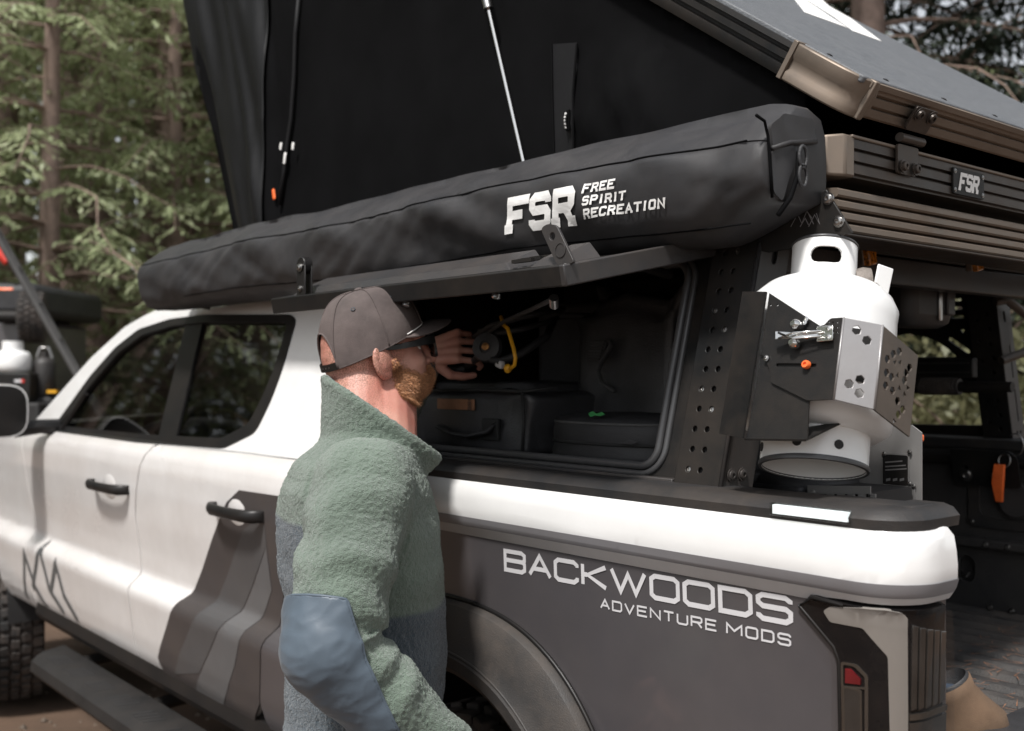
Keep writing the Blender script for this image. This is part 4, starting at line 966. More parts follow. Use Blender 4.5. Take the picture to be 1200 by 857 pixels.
G().tube([awn(AX0+.05+i*(AX1-AX0-.08)/160,1.9425)+Vector((0,-.0005,0)) for i in range(161)],.0017,5).obj('seam','canvas_black',bag,180)
G().tube([awn(AX0+.35+i*(AX1-AX0-.38)/120,1.818+.0*i)+Vector((0,-.0005,0)) for i in range(121)],.0015,5).obj('seam','canvas_black',bag,180)
# rear end: corner binding, flap, zip with two pulls
def ae(a,b,o=.004):  # a across (0 near..1 far), b height
    return Vector((AX1+o-.0*a,.018+.158*a,1.825+.165*b))
er=aring(AX1)
def endp(px,py,o=.003): 
    q=onX(px,py,AX1+o); return q
G().tube([endp(886,135),endp(896,142),endp(900,160),endp(903,200),endp(905,232)],.0025,6).obj('corner_binding','canvas_black',bag,180)
G().tube([endp(905,174),endp(925,167),endp(956,166)],.0045,8).obj('flap_edge','bag_grey',bag,180)
flp=[(p.y,p.z) for p in (endp(903,146),endp(918,133),endp(951,140),endp(956,165),endp(926,166),endp(905,174))]
panel('zip_flap',[rpoly(flp,.006)],[],lambda a,b:((AX1+.005+.004*noise.noise((a*30,b*30,1)),a,b),(1,0,0)),.012,'bag_grey',bag,.006,0,60)
flp=[(p.y,p.z) for p in (endp(905,176),endp(930,170),endp(932,190),endp(922,215),endp(916,236),endp(906,226))]
panel('end_panel',[rpoly(flp,.006)],[],lambda a,b:((AX1+.0035+.003*noise.noise((a*25,b*25,5)),a,b),(1,0,0)),.012,'bag_grey',bag,.004,0,60)
G().tube([endp(936,178,.006),endp(935,205,.007),endp(926,232,.005),endp(912,252,.0)],.004,8).obj('zip','canvas_black',bag,180)
for py in (184,206):
    c_=endp(941,py,.012); G().tube([c_+Vector((0,.010*math.cos(t),.017*math.sin(t))) for t in [2*math.pi*k/16 for k in range(17)]],.0028,6,False).obj('zip_pull','bag_black',bag,180)
# lettering on the bag
def alet(x0,z0,slope=0):
    def f(a,b):
        x=x0+a; z=z0+b+slope*a; p=awn(x,z); q=awn(x,z+.004); d=(q-p).normalized(); n=Vector((0,-d.z,d.y)).normalized(); return p,n
    return f
P,wt=text_polys('FSR',.050,.044,.021,.0165,.25,.0115)
kx=.182/wt
lettering('lettering',[[(p[0]*kx,p[1]) for p in q] for q in P],alet(-.868,1.853),'letter_white',bag,.0034,step=(.006,.005))
for row,(t_,z_,L_) in enumerate((('FREE',1.8975,.072),('SPIRIT',1.8760,.095),('RECREATION',1.8545,.178))):
    P,wt=text_polys(t_,.0125,.010,.0062,.0036,.2,.0022,.5); k=L_/wt
    lettering('lettering',[[(p[0]*k,p[1]) for p in q] for q in P],alet(-.648,z_,.02),'letter_white',bag,.0034,step=(.006,.005))
# end plate that carries the awning, engraved with three peaks
AB=Vector((0,.165,0))
def apx(px,py): p=onY(px,py,.165); return (p.x,p.z)
abf=lambda a,b:(Vector((a,.165,b)),Vector((0,-1,0)))
abk=plate('awning_bracket',[apx(*p) for p in ((968,222),(999,273),(980,276),(962,277),(945,284),(925,292),(900,296),(870,290),(865,274),(900,262),(935,240))],[],abf,'powder_black',can,.005,.0012)
for px,py in ((970.5,233),(983,259.5)):
    q=onY(px,py,.164); bolt(q,(0,-1,0),.0075,'bolt',abk,.006)
P=[]
for l in (((927,266),(935,251),(940,262),(946,247),(954,263)),((938,266),(944,256),(948,264)),((948,266),(955,252),(961,263),(957,250)),((946,248),(952,256))):
    P+=stroke_polys([apx(*p) for p in l],.0014)
lettering('engraved_peaks',P,abf,'wrap_grey',abk,.0008)
for x in (-1.2,-2.1):
    g=G(); g.box((x,.20,1.80),(.05,.10,.012)); g.obj('awning_bracket','powder_black',aw)
g=G(); g.tube([(-2.62,.17,1.80),(-2.62,.19,1.86)],.02,8); g.obj('bag_foot','bag_black',aw)
# ================================================================== PROPANE TANK
tb=onY(953,550,.095); td=(onY(967,284,.195)-tb).normalized()
tank=thing('propane_tank',tb,'white propane cylinder strapped upright against the perforated post','gas cylinder')
RT_=.114
pf=[(.06,.050),(.095,.052),(.110,.062),(RT_,.080),(RT_,.235),(.116,.252),(.108,.270),(.092,.286),(.070,.297),(.045,.302),(.001,.304)]
pf=[(.001,.050)]+pf
G().lathe(pf,tb,td,56,False).obj('tank_body','tank_white',tank,60)
G().lathe([(RT_+.0006,.155),(RT_+.0014,.157),(RT_+.0014,.160),(RT_+.0006,.162)],tb,td,56,False).obj('weld_seam','tank_white',tank,60)
qt=td.to_track_quat('Z','Y').to_matrix()
def cylf(r):
    def f(a,b):
        n=qt@Vector((math.cos(a/r),math.sin(a/r),0)); return tb+n*r+td*b,n
    return f
# which angle looks at the camera
vc=(CAM-tb); va=math.atan2((qt.transposed()@vc).y,(qt.transposed()@vc).x)
def angof(px,py,r,h):   # nearest angle on the ring that shows at px
    best=None
    for k in range(720):
        a=va-math.pi/2+math.pi*k/720; n=qt@Vector((math.cos(a),math.sin(a),0)); p=tb+n*r+td*h; rel=p-CAM
        t=rel.x*FW[0]+rel.y*FW[1]; x=600+1250*(rel.x*RT[0]+rel.y*RT[1])/t
        if best is None or abs(x-px)<best[0]: best=(abs(x-px),a)
    return best[1]
rc_=.051
ac=angof(966,300,rc_,.34)
col=[(rc_*(ac-2.35),.292),(rc_*(ac+1.75),.292),(rc_*(ac+1.75),.352),(rc_*(ac+1.6),.364),(rc_*(ac-2.2),.364),(rc_*(ac-2.35),.352)]
panel('collar',[col],[slot(rc_*ac+.004,.333,.024,.0140),slot(rc_*(ac-.55),.3005,.024,.004),slot(rc_*(ac+1.2),.3005,.02,.004)],cylf(rc_),(.008,None),'tank_white',tank,.004,0,60,.001)
g=G(); g.tube([cylf(rc_-.001)(rc_*(ac-2.2+3.8*k/30),.3645)[0] for k in range(31)],.0028,6); g.obj('collar_rim','seal_rubber',tank,180)
# foot ring
G().lathe([(.083,.060),(.081,.050),(.080,.004),(.0815,.0),(.077,.0),(.077,.05),(.001,.052)],tb,td,56,False).obj('foot_ring','tank_white',tank,50)
G().lathe([(.0818,.006),(.0824,.003),(.0818,-.001),(.0775,-.0015),(.0765,.003)],tb,td,90,False).obj('foot_rim','seal_rubber',tank,50)
for dx in (-1.2,-.25,.5): 
    a=angof(950,540,.081,.02)+dx; p,n=cylf(.0812)(.0812*a,.024); g=G(); g.lathe([(.007,-.001),(.007,.0008),(.001,.0008)],p,n,14); g.obj('drain_hole','interior',tank)
# valve: brass stem, grey hand wheel, guard plate
vt=tb+td*.274
vd=(qt@Vector((math.cos(ac+math.pi*.62),math.sin(ac+math.pi*.62),0))); vd=Vector((.75,.62,.05)).normalized()
g=G(); g.cyl(vt,vt+td*.034,.014); g.cyl(vt+td*.024,vt+td*.024+vd*.050,.0105); val=g.obj('valve','brass',tank,40)
hw=vt+td*.026+vd*.062; g=G(); g.lathe([(.012,-.014),(.022,-.012),(.0245,0),(.022,.012),(.010,.013),(.001,.013)],hw,vd,18); g.obj('hand_wheel','cast_grey',val,50)
g=G(); g.ell(hw+Vector((.012,.006,-.022)),(.015,.015,.024)); g.obj('regulator','cast_grey',val,180)
g=G(); g.box(hw+vd*.028+Vector((0,0,-.006)),(.004,.030,.062),Matrix.Rotation(R(-20),3,'Z')@Matrix.Rotation(R(-14),3,'X')); g.obj('guard_plate','tank_white',val,30,.0018)
# ================================================================== TANK HOLDER
hold=thing('tank_holder',(-.24,.08,1.47),'folded steel cylinder holder with hexagon cutouts and chrome toggle latch','tank holder')
n1=Vector((0,-.968,.25)); o1=Vector((-.15,.0045,1.60))
def mk(o,n,e1):
    n=Vector(n).normalized(); e1=Vector(e1); e1=(e1-n*e1.dot(n)).normalized(); e2=n.cross(e1)
    if e2.z<0: e2=-e2
    f=lambda a,b:(Vector(o)+e1*a+e2*b,n)
    def loc(px,py):
        p=onP(px,py,o,n)-Vector(o); return (p.dot(e1),p.dot(e2))
    return f,loc,n
f1,l1,_=mk(o1,n1,(1,0,0))
pA=onP(989,372,o1,n1); pA2=onP(977,468,o1,n1)
pB=onY(1034.5,381,pA.y+.040); 
n2=(pB-pA).cross(pA2-pA).normalized(); n2=-n2 if n2.dot(CAM-pA)<0 else n2
f2,l2,_=mk(pA,n2,pB-pA)
pB2=onP(1024.5,480,pA,n2); pC=onY(1076,417,pB.y+.080)
n3=(pC-pB).cross(pB2-pB).normalized(); n3=-n3 if n3.dot(CAM-pB)<0 else n3
f3,l3,_=mk(pB,n3,pC-pB)
def sub(f,d): return lambda a,b:(Vector(f(a,b)[0])+Vector(f(a,b)[1])*d,f(a,b)[1])
bk=plate('back_plate',[l1(*p) for p in ((899.5,342.5),(959,381),(975,376),(960,440),(946,470),(944,515),(872,514),(886,440))],[circ(*l1(893+k*8,357),.0016,8) for k in range(3)],sub(f1,-.004),'powder_black',hold,.003,.0006)
# folded left side of the back plate
a=onP(899.5,342.5,o1,n1); b=onP(872,514,o1,n1)
dpt=Vector((-.02,.075,.02))
g=G(); g.add([a,b,b+Vector((-.055,.014,.004)),a+Vector((-.055,.014,.004))],[(0,1,2,3)]); so_=g.obj('side_fold','powder_black',hold,0); so_.modifiers.new('t','SOLIDIFY').thickness=.003
g=G(); a2=b+Vector((-.03,.05,.012)); g.add([b,onP(944,515,o1,n1),onP(944,515,o1,n1)+Vector((0,.10,.025)),b+Vector((0,.10,.025))],[(0,1,2,3)]); so2=g.obj('bottom_fold','powder_black',hold,0); so2.modifiers.new('t','SOLIDIFY').thickness=.003
g=G(); g.box((-.355,.16,1.60),(.10,.05,.10)); g.obj('holder_mount','powder_black',hold,30,.003)
fp=plate('strap_plate',rpoly([l1(*p) for p in ((889,417),(894,416),(901.5,432),(903.5,448.5),(946,469.5),(977,468),(989,372),(973,373),(961,386),(925,402))],.004),[slot(*[(l1(911,428)[k]+l1(955,428)[k])/2 for k in (0,1)],abs(l1(955,428)[0]-l1(911,428)[0]),.0026,R(-1))]+[circ(*l1(971+(k%3)*5,378+(k//3)*6),.0014,8) for k in range(9)],f1,'powder_black',hold,.003,.0006)
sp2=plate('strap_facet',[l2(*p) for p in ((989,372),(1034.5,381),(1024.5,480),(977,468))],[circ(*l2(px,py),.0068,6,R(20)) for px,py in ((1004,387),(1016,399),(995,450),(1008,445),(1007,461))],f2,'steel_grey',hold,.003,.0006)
hx=[(1040,421),(1047,415),(1054,412),(1039,437),(1038,452),(1045,442),(1046,458),(1052,470),(1053,486),(1058,480),(1062,437),(1066,431),(1060,446),(1049,425),(1055,425),(1052,440),(1054,455),(1060,462),(1048,494),(1064,455)]
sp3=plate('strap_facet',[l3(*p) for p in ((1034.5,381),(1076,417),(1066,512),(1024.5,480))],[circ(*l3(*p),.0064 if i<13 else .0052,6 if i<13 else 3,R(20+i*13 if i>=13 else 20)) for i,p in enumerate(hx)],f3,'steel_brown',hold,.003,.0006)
# bright bend between the facets
for p,q in ((pA,pA2),(pB,pB2)):
    g=G(); g.tube([p,q],.0016,6); g.obj('bend_edge','steel_grey',hold,180)
# band round the back of the bottle
bp_=[onP(1070,465,pB,n3)]
G().lathe([(RT_+.004,.11),(RT_+.007,.11),(RT_+.007,.19),(RT_+.004,.19)],tb+Vector((-.0,.012,0)),td,40,False).obj('inner_band','powder_black',hold,40)
# toggle latch
def on1(px,py,d): return onP(px,py,o1+n1*d,n1)
g=G(); g.loft([[on1(908,388+k,.014),on1(908,398+k,.014),on1(908,398+k,.018),on1(908,388+k,.018)] for k in (0,)]+[[on1(938,390,.010),on1(938,396,.010),on1(938,396,.014),on1(938,390,.014)],[on1(958,388,.008),on1(958,394,.008),on1(958,394,.012),on1(958,388,.012)]]); lat=g.obj('toggle_latch','chrome',hold,30,.001)
g=G(); g.loft([[on1(957,383,.004),on1(957,401,.004),on1(957,401,.010),on1(957,383,.010)],[on1(976,381,.004),on1(976,399,.004),on1(976,399,.010),on1(976,381,.010)]]); g.obj('latch_plate','chrome',lat,30,.001)
for px,py in ((935,382),(933,404)):
    g=G(); g.lathe([(.0075,0),(.0085,.003),(.0075,.010),(.004,.014),(.001,.014)],on1(px,py,.004),n1,14); g.obj('latch_roller','chrome',lat,40)
g=G(); g.tube([on1(912,397,.02),on1(930,390,.02),on1(962,388,.014)],.0016,6); g.tube([on1(912,390,.02),on1(930,397,.02),on1(962,394,.014)],.0016,6); g.obj('latch_wire','chrome',lat,180)
for px,py in ((971,385),(971,395),(945,374),(943,378)): bolt(on1(px,py,.010 if px>960 else .002),n1,.0028,'chrome',lat,.002)
kn=G(); kn.lathe([(.0062,0),(.0062,.005),(.005,.007),(.003,.007),(.003,.0045),(.0003,.0045)],on1(946,428,.002),n1,16); kn.obj('slide_knob','orange_paint',hold,40)
bolt(on1(898,420,.002),n1,.0034,'bolt',hold,.003)
# ================================================================== THINGS IN THE BED BEHIND THE TANK
# aluminium case with data plate and slots
ca=thing('metal_case',(-.30,.42,1.37),'brushed aluminium case with black data plate behind the white cylinder','case')
cy=.40
cf=lambda a,b:(Vector((a,cy,b)),Vector((0,-1,0)))
def kx(px,py): p=onY(px,py,cy); return (p.x,p.z)
x1=kx(1080,505)[0]
fc=plate('case_side',[kx(*p) for p in ((985,500),(1060,500),(1068,498),(1080,507),(1080,610),(985,610))],[circ(*kx(1041,587),.010,16),circ(*kx(1052,583),.012,16)],cf,'alu_bright',ca,.003,.0006)
plate('raised_plate',rpoly([kx(*p) for p in ((1026,598),(1031,580),(1044,574),(1073,567),(1074,598))],.006),[circ(*kx(1041,587),.0085,16),circ(*kx(1052,583),.0105,16),circ(*kx(1064,583),.0115,16)],sub(cf,.004),'alu_bright',fc,.003,.0006)
pl=plate('data_plate',rrect(*kx(1034.5,569),*kx(1066.5,532),.003),[],sub(cf,.003),'alu_bright',fc,.002)
ip=plate('data_print',rrect(kx(1036,567)[0],kx(1036,567)[1],kx(1065,534)[0],kx(1065,534)[1],.003),[],sub(cf,.004),'powder_black',fc,.001)
for i,(py,l_) in enumerate(((541,20),(546,24),(550,25))):
    plate('print_line',[kx(1039,py),kx(1039+l_,py-1.5),kx(1039+l_,py),kx(1039,py+1.6)],[],sub(cf,.0046),'steel_grey',ip,.0004)
for k in range(3): plate('print_line',[kx(1040+k*8,561),kx(1045+k*8,560),kx(1045+k*8,563),kx(1040+k*8,564)],[],sub(cf,.0046),'steel_grey',ip,.0004)
for px,py in ((1036,532),(1066,530),(1036,570),(1066,567),(1029,585),(1071,570)): bolt(onY(px,py,cy-.004),(0,-1,0),.003,'bolt',fc,.0025)
g=G(); p=onY(1030,506,cy); g.box((x1-.10,.44,p.z-.012),(.13,.07,.014)); g.obj('orange_pad','orange_paint',ca,30,.004)
g=G(); g.box((x1-.165,.47,1.39),(.16,.12,.19)); g.obj('case_body','alu_bright',ca,30,.003)
# slotted tray in front of it
tr=thing('slotted_tray',(-.31,.30,1.36),'low slotted aluminium tray under the white cylinder foot','tray')
tf=lambda a,b:(Vector((a,.25,b)),Vector((0,-1,0)))
def sx(px,py): p=onY(px,py,.25); return (p.x,p.z)
A=[sx(*p) for p in ((946,569),(1020,570),(1020,606),(946,606))]
hs_=[]
for k in range(6):
    u0=956+k*12.3; hs_.append([sx(u0,579),sx(u0+8.5,579),sx(u0+8.5,592),sx(u0,592)])
plate('tray_front',A,hs_,tf,'alu_bright',tr,.003,.0006)
g=G(); g.box((A[0][0]+.06,.32,1.365),(.11,.13,.05)); g.obj('tray_body','interior',tr)
g=G(); p=onY(953,577,.249); bolt(p,(0,-1,0),.003,'bolt',tr)
# lettered recovery bag between the post and the tray
rbg=thing('lettered_pouch',(-.42,.34,1.36),'black pouch with orange red lettering lying behind the rail','pouch')
g=G(); g.ell((-.45,.36,1.385),(.10,.09,.035)); pch=g.obj('pouch_body','bag_black',rbg,180)
pz=onY(905,578,.27)
rf=lambda a,b:(Vector((pz.x-.045+a,.262+.35*max(0,b),pz.z-.008+b)),Vector((0,-1,.2)))
g=G(); g.box((pz.x,.275,pz.z),(.12,.02,.03)); g.obj('pouch_band','bag_black',rbg,30,.006)
P,wt=text_polys('CAM-II',.012,.011,.0042,.0035,.2,0,.4)
lettering('lettering',P,rf,'red_print',rbg,.001)
g=G(); g.box((pz.x+.02,.33,pz.z+.022),(.06,.05,.004)); g.obj('red_strap','red_print',rbg)
# shelf under those things
g=G(); g.box((-.43,.32,1.335),(.30,.28,.04)); s_=g.obj('bed_shelf','bed_black',can,30,.003)
g=G(); g.box((-.45,.30,1.12),(.24,.22,.40)); g.obj('shelf_box','bed_black',can,30,.006)
# black equipment box hung under the header
p=onX(1072,345,-.62)
eq=thing('hanging_case',p,'rounded black plastic case hung from the canopy header','case')
g=G(); g.box(p,(.10,.20,.16)); e_=g.obj('case_body','black_plastic',eq,30,.03)
g=G(); g.box(p+Vector((.052,.065,-.005)),(.012,.035,.09)); g.obj('case_hinge','powder_grey',eq,30,.004)
g=G(); g.box(p+Vector((.052,.02,-.02)),(.008,.014,.09)); g.obj('case_latch','bolt',eq,30,.003)
g=G(); g.box(p+Vector((0,0,.10)),(.06,.1,.06)); g.obj('case_hanger','powder_black',eq)
# orange webbing loop on a key ring at the far bracket
p,n=ffar(.20)(-.685,-.05); 
lo=thing('webbing_loop',p,'short orange webbing loop hanging from a key ring on the far bracket','strap')
rq=onX(1177,541,-.60); r0=Vector((p.x,p.y-.02,rq.z))
r0=onP(1177,540,p,FN)
G().tube([r0+Vector((.018*math.cos(t)*.9,.004*math.sin(t),.018*math.sin(t))) for t in [2*math.pi*k/20 for k in range(21)]],.0018,6,False).obj('key_ring','bolt',lo,180)
G().tube([r0+Vector((.03+.022*math.cos(t),.0,.045+.03*math.sin(t))) for t in [R(-100+230*k/14) for k in range(15)]],.0016,6).obj('key_ring','bolt',lo,180)
w0=onP(1173,544,p,FN); w1=onP(1174,588,p,FN)
g=G(); g.loft([[Vector((w0.x+dx,w0.y-.006+dy,w0.z)) for dx,dy in ((-.014,0),(.016,0),(.016,-.008),(-.014,-.008))],[Vector((w0.x-.002+dx,w0.y-.008+dy,(w0.z+w1.z)/2)) for dx,dy in ((-.016,0),(.016,0),(.016,-.012),(-.016,-.012))],[Vector((w1.x+dx,w1.y-.006+dy,w1.z)) for dx,dy in ((-.010,0),(.008,0),(.008,-.012),(-.010,-.012))]]); g.obj('webbing','orange_web',lo,40,.002)
# boot on the bed floor --------------------------------------------------------
bt=thing('work_boot',(-.30,.66,.925),'tan suede work boot with dark open cuff on the ribbed bed floor','boot')
b0=Vector((-.238,.560,.925)); BS=.72
g=G()
def bring(c,rx,ry,tilt,n=20): 
    m=Matrix.Rotation(tilt,3,'Y'); return [(Vector(c)+m@Vector((rx*math.cos(2*math.pi*k/n),ry*math.sin(2*math.pi*k/n),0)))*BS for k in range(n)]
mz=Matrix.Rotation(R(50),3,'Z')
rg=[[b0+mz@(q) for q in r] for r in (bring((.0,.0,.0),.075,.045,0),bring((.004,0,.03),.085,.050,R(-4)),bring((.0,0,.06),.078,.050,R(-10)),bring((-.025,0,.09),.058,.047,R(-22)),bring((-.045,0,.12),.050,.045,R(-28)),bring((-.058,0,.145),.052,.047,R(-30)))]
g.loft(rg,False); g.add(rg[0],[tuple(range(20))]); bo_=g.obj('boot_upper','suede_tan',bt,70)
bo_.modifiers.new('t','SOLIDIFY').thickness=-.004
rg2=[[b0+mz@(q) for q in r] for r in (bring((-.045,0,.118),.048,.043,R(-28)),bring((-.06,0,.149),.055,.050,R(-30)),bring((-.062,0,.153),.050,.045,R(-30)),bring((-.04,0,.10),.03,.03,R(-28)))]
G().loft(rg2,False).obj('boot_cuff','bag_black',bt,70)
g=G(); g.ell(b0+mz@Vector((-.052,.004,.118))*BS,(.025,.022,.016)); g.obj('boot_lining','denim',bt,180)
g=G(); g.tube([b0+mz@Vector((-.02,.03,.150))*BS,b0+mz@Vector((.0,.045,.158))*BS,b0+mz@Vector((.008,.03,.146))*BS],.005,8); g.obj('boot_loop','webbing',bt,180)
g=G(); g.loft([[b0+mz@(q+Vector((0,0,-.002))) for q in bring((0,0,0),.080,.050,0)],[b0+mz@q for q in bring((0,0,.016),.084,.053,0)]]); g.obj('boot_sole','rubber',bt,40)
# rubber mat at the tail end
mt=G(); mt.loft([[(-.225,y,.925),(-.235,y,.932),(-.228,y,.952),(-.20,y,.958),(-.02,y,.958),(-.01,y,.925)] for y in (.40,1.0,1.55)]); mo=mt.obj('tailgate_pad','bag_shine',None,30,.002); tag(mo,'black padded strip lying across the tail end of the bed','pad')
# dry needles scattered on the bed floor
g=G(); rr=random.Random(11)
for i in range(260):
    x=rr.uniform(-.6,-.24); y=rr.uniform(.5,1.5); a=rr.uniform(0,6.28); l=rr.uniform(.02,.05); z=.927+rr.uniform(0,.004)
    d=Vector((math.cos(a),math.sin(a),rr.uniform(-.05,.08)))*l; s_=Vector((-math.sin(a),math.cos(a),0))*.0011
    g.add([Vector((x,y,z))-s_,Vector((x,y,z))+s_,Vector((x,y,z))+d],[(0,1,2)])
o=g.obj('pine_needles','leather_tan',None,0); tag(o,'dry pine needles scattered over the ribbed bed floor','needles'); o['kind']='stuff'
# ================================================================== CARGO BEHIND THE HATCH
def softbox(c,d,e=.35,wr=.008,seed=0,n=40,m=22,fz=1.0):
    """puffy sewn box: superellipsoid with creases"""
    rings=[]
    def sp(v,p): return math.copysign(abs(v)**p,v)
    for i in range(1,m):
        th=-math.pi/2+math.pi*i/m; ring=[]
        for k in range(n):
            ph=2*math.pi*k/n; p=Vector((d[0]/2*sp(math.cos(th),e)*sp(math.cos(ph),e),d[1]/2*sp(math.cos(th),e)*sp(math.sin(ph),e),d[2]/2*sp(math.sin(th),e)))
            w_=noise.noise((p.x*14+seed,p.y*14,p.z*18))*wr+noise.noise((p.x*38+seed,p.y*30,p.z*40))*wr*.4
            ring.append(Vector(c)+p*(1+w_/max(d)*6))
        rings.append(ring)
    return G().loft(rings)
du=thing('duffel_bag',(-1.25,.30,1.403),'black square duffel with tan leather tag inside the open hatch','bag')
db=softbox((-1.245,.305,1.473),(.46,.26,.142),.22,.012,1).obj('duffel_body','bag_shine',du,180)
fy=.172
def dd(px,py,o=0): return onY(px,py,fy-o)
g=G(); a=dd(513,467,.004); b=dd(556,481,.004); g.box((a+b)/2,(b.x-a.x,.004,a.z-b.z)); lg=g.obj('leather_tag','leather_tan',du,30,.001)
P,wt=text_polys('SSI',.010,.008,.003,.0022,0,0,.4)
q0=dd(548,479,.0066)
lettering('tag_letters',[[(-p[1],p[0]) for p in q] for q in P],lambda a,b:(Vector((q0.x+.012+a,q0.y,q0.z+b-.004)),Vector((0,-1,0))),'bag_black',lg,.0004)
for pts,nm in ((((515,500),(530,508),(550,511),(572,506),(583,495)),'carry_handle'),):
    G().tube([dd(px,py,.022 if 0<i<4 else .0) for i,(px,py) in enumerate(pts)],.012,8,True,.45).obj(nm,'bag_black',du,180)
g=G(); a=dd(566,490,.006); b=dd(585,517,.006); g.box((a+b)/2,(b.x-a.x,.01,a.z-b.z)); g.obj('handle_patch','webbing_dark',du,30,.003)
G().tube([dd(500,458,.002),dd(560,457,.006),dd(612,459,.006),dd(652,454,-.05)],.004,6).obj('zip','webbing_dark',du,180)
G().tube([dd(612,459,.006),dd(614,495,.006),dd(612,530,.004)],.004,6).obj('piping','webbing_dark',du,180)
softbox((-1.25,.33,1.552),(.38,.2,.03),.4,.01,5).obj('duffel_lid','bag_black',du,180)
rd=thing('round_bag',(-.82,.34,1.403),'round soft black bag with green print beside the duffel','bag')
rb_=G().loft([[Vector((-.815+.19*s_*math.copysign(abs(math.cos(t))**.75,math.cos(t))+.004*noise.noise((t*3,z*60,2)),.335+.17*s_*math.copysign(abs(math.sin(t))**.75,math.sin(t)),z)) for t in [2*math.pi*k/48 for k in range(48)]] for s_,z in ((.93,1.404),(1.0,1.410),(1.01,1.424),(.985,1.440),(.99,1.452),(1.0,1.466),(.985,1.482),(.93,1.494),(.8,1.500),(.4,1.502),(.02,1.502))]).obj('bag_body','bag_black',rd,70)
for z,s_,m_ in ((1.412,1.005,'webbing'),(1.446,.992,'webbing_dark'),(1.485,.975,'webbing')):
    G().tube([Vector((-.815+.19*s_*math.copysign(abs(math.cos(t))**.75,math.cos(t)),.335+.17*s_*math.copysign(abs(math.sin(t))**.75,math.sin(t)),z)) for t in [2*math.pi*k/64 for k in range(65)]],.0035,6,False).obj('zip',m_,rd,180)
def rsurf(px,py,o=.004):
    q=onY(px,py,.165-o); return q
for A in (((686,485),(691,482),(696,485),(702,483),(706,486),(700,488),(694,487),(689,489)),):
    P=[(rsurf(*p).x,rsurf(*p).z) for p in A]; plate('green_print',P,[],lambda a,b:(Vector((a,.168,b)),Vector((0,-1,0))),'green_print',rd,.001)
P=[(rsurf(*p).x,rsurf(*p).z) for p in ((720,520),(735,516),(746,518),(738,521))]; plate('green_print',P,[],lambda a,b:(Vector((a,.1645,b)),Vector((0,-1,0))),'bag_shine',rd,.001)
tl=thing('tall_bag',(-.90,.50,1.403),'tall black cube bag with ribbed grey strap behind the round bag','bag')
softbox((-.905,.50,1.58),(.32,.26,.35),.25,.02,8).obj('bag_body','bag_shine',tl,180)
g=G()
ty=.362
A=[onY(px,py,ty) for px,py in ((699,398),(704,397),(716,398),(718,405),(706,424),(702,436),(706,448),(722,459))]
G().tube([p+Vector((0,-.004,0)) for p in A[2:]],.009,8,True,.35).obj('strap_tail','webbing',tl,180)
a,b=onY(697,399,ty),onY(713,399,ty); c_,d_=onY(705,423,ty),onY(691,423,ty)
sb=panel('buckle',[[(a.x,a.z),(b.x,b.z),(c_.x,c_.z),(d_.x,d_.z)]],[],lambda x,z:(Vector((x,ty-.006,z)),Vector((0,-1,0))),None,'webbing',tl,.006,0,30,.001)
for k in range(7):
    t=(k+.5)/7; p=a.lerp(d_,t); q=b.lerp(c_,t); g=G(); g.cyl(p+Vector((0,-.009,0)),q+Vector((0,-.009,0)),.0028,6); g.obj('buckle_rib','webbing',sb)
g=G(); g.box((-1.19,.60,1.62),(.30,.22,.28)); ob=g.obj('storage_box','bag_black',None,30,.015); tag(ob,'plain black storage box behind the duffel in shadow','box')
g=G(); g.box((-1.19,.60,1.43),(.30,.22,.10)); ob2=g.obj('storage_crate','interior',None,30,.01); tag(ob2,'black crate under the plain storage box in shadow','crate')
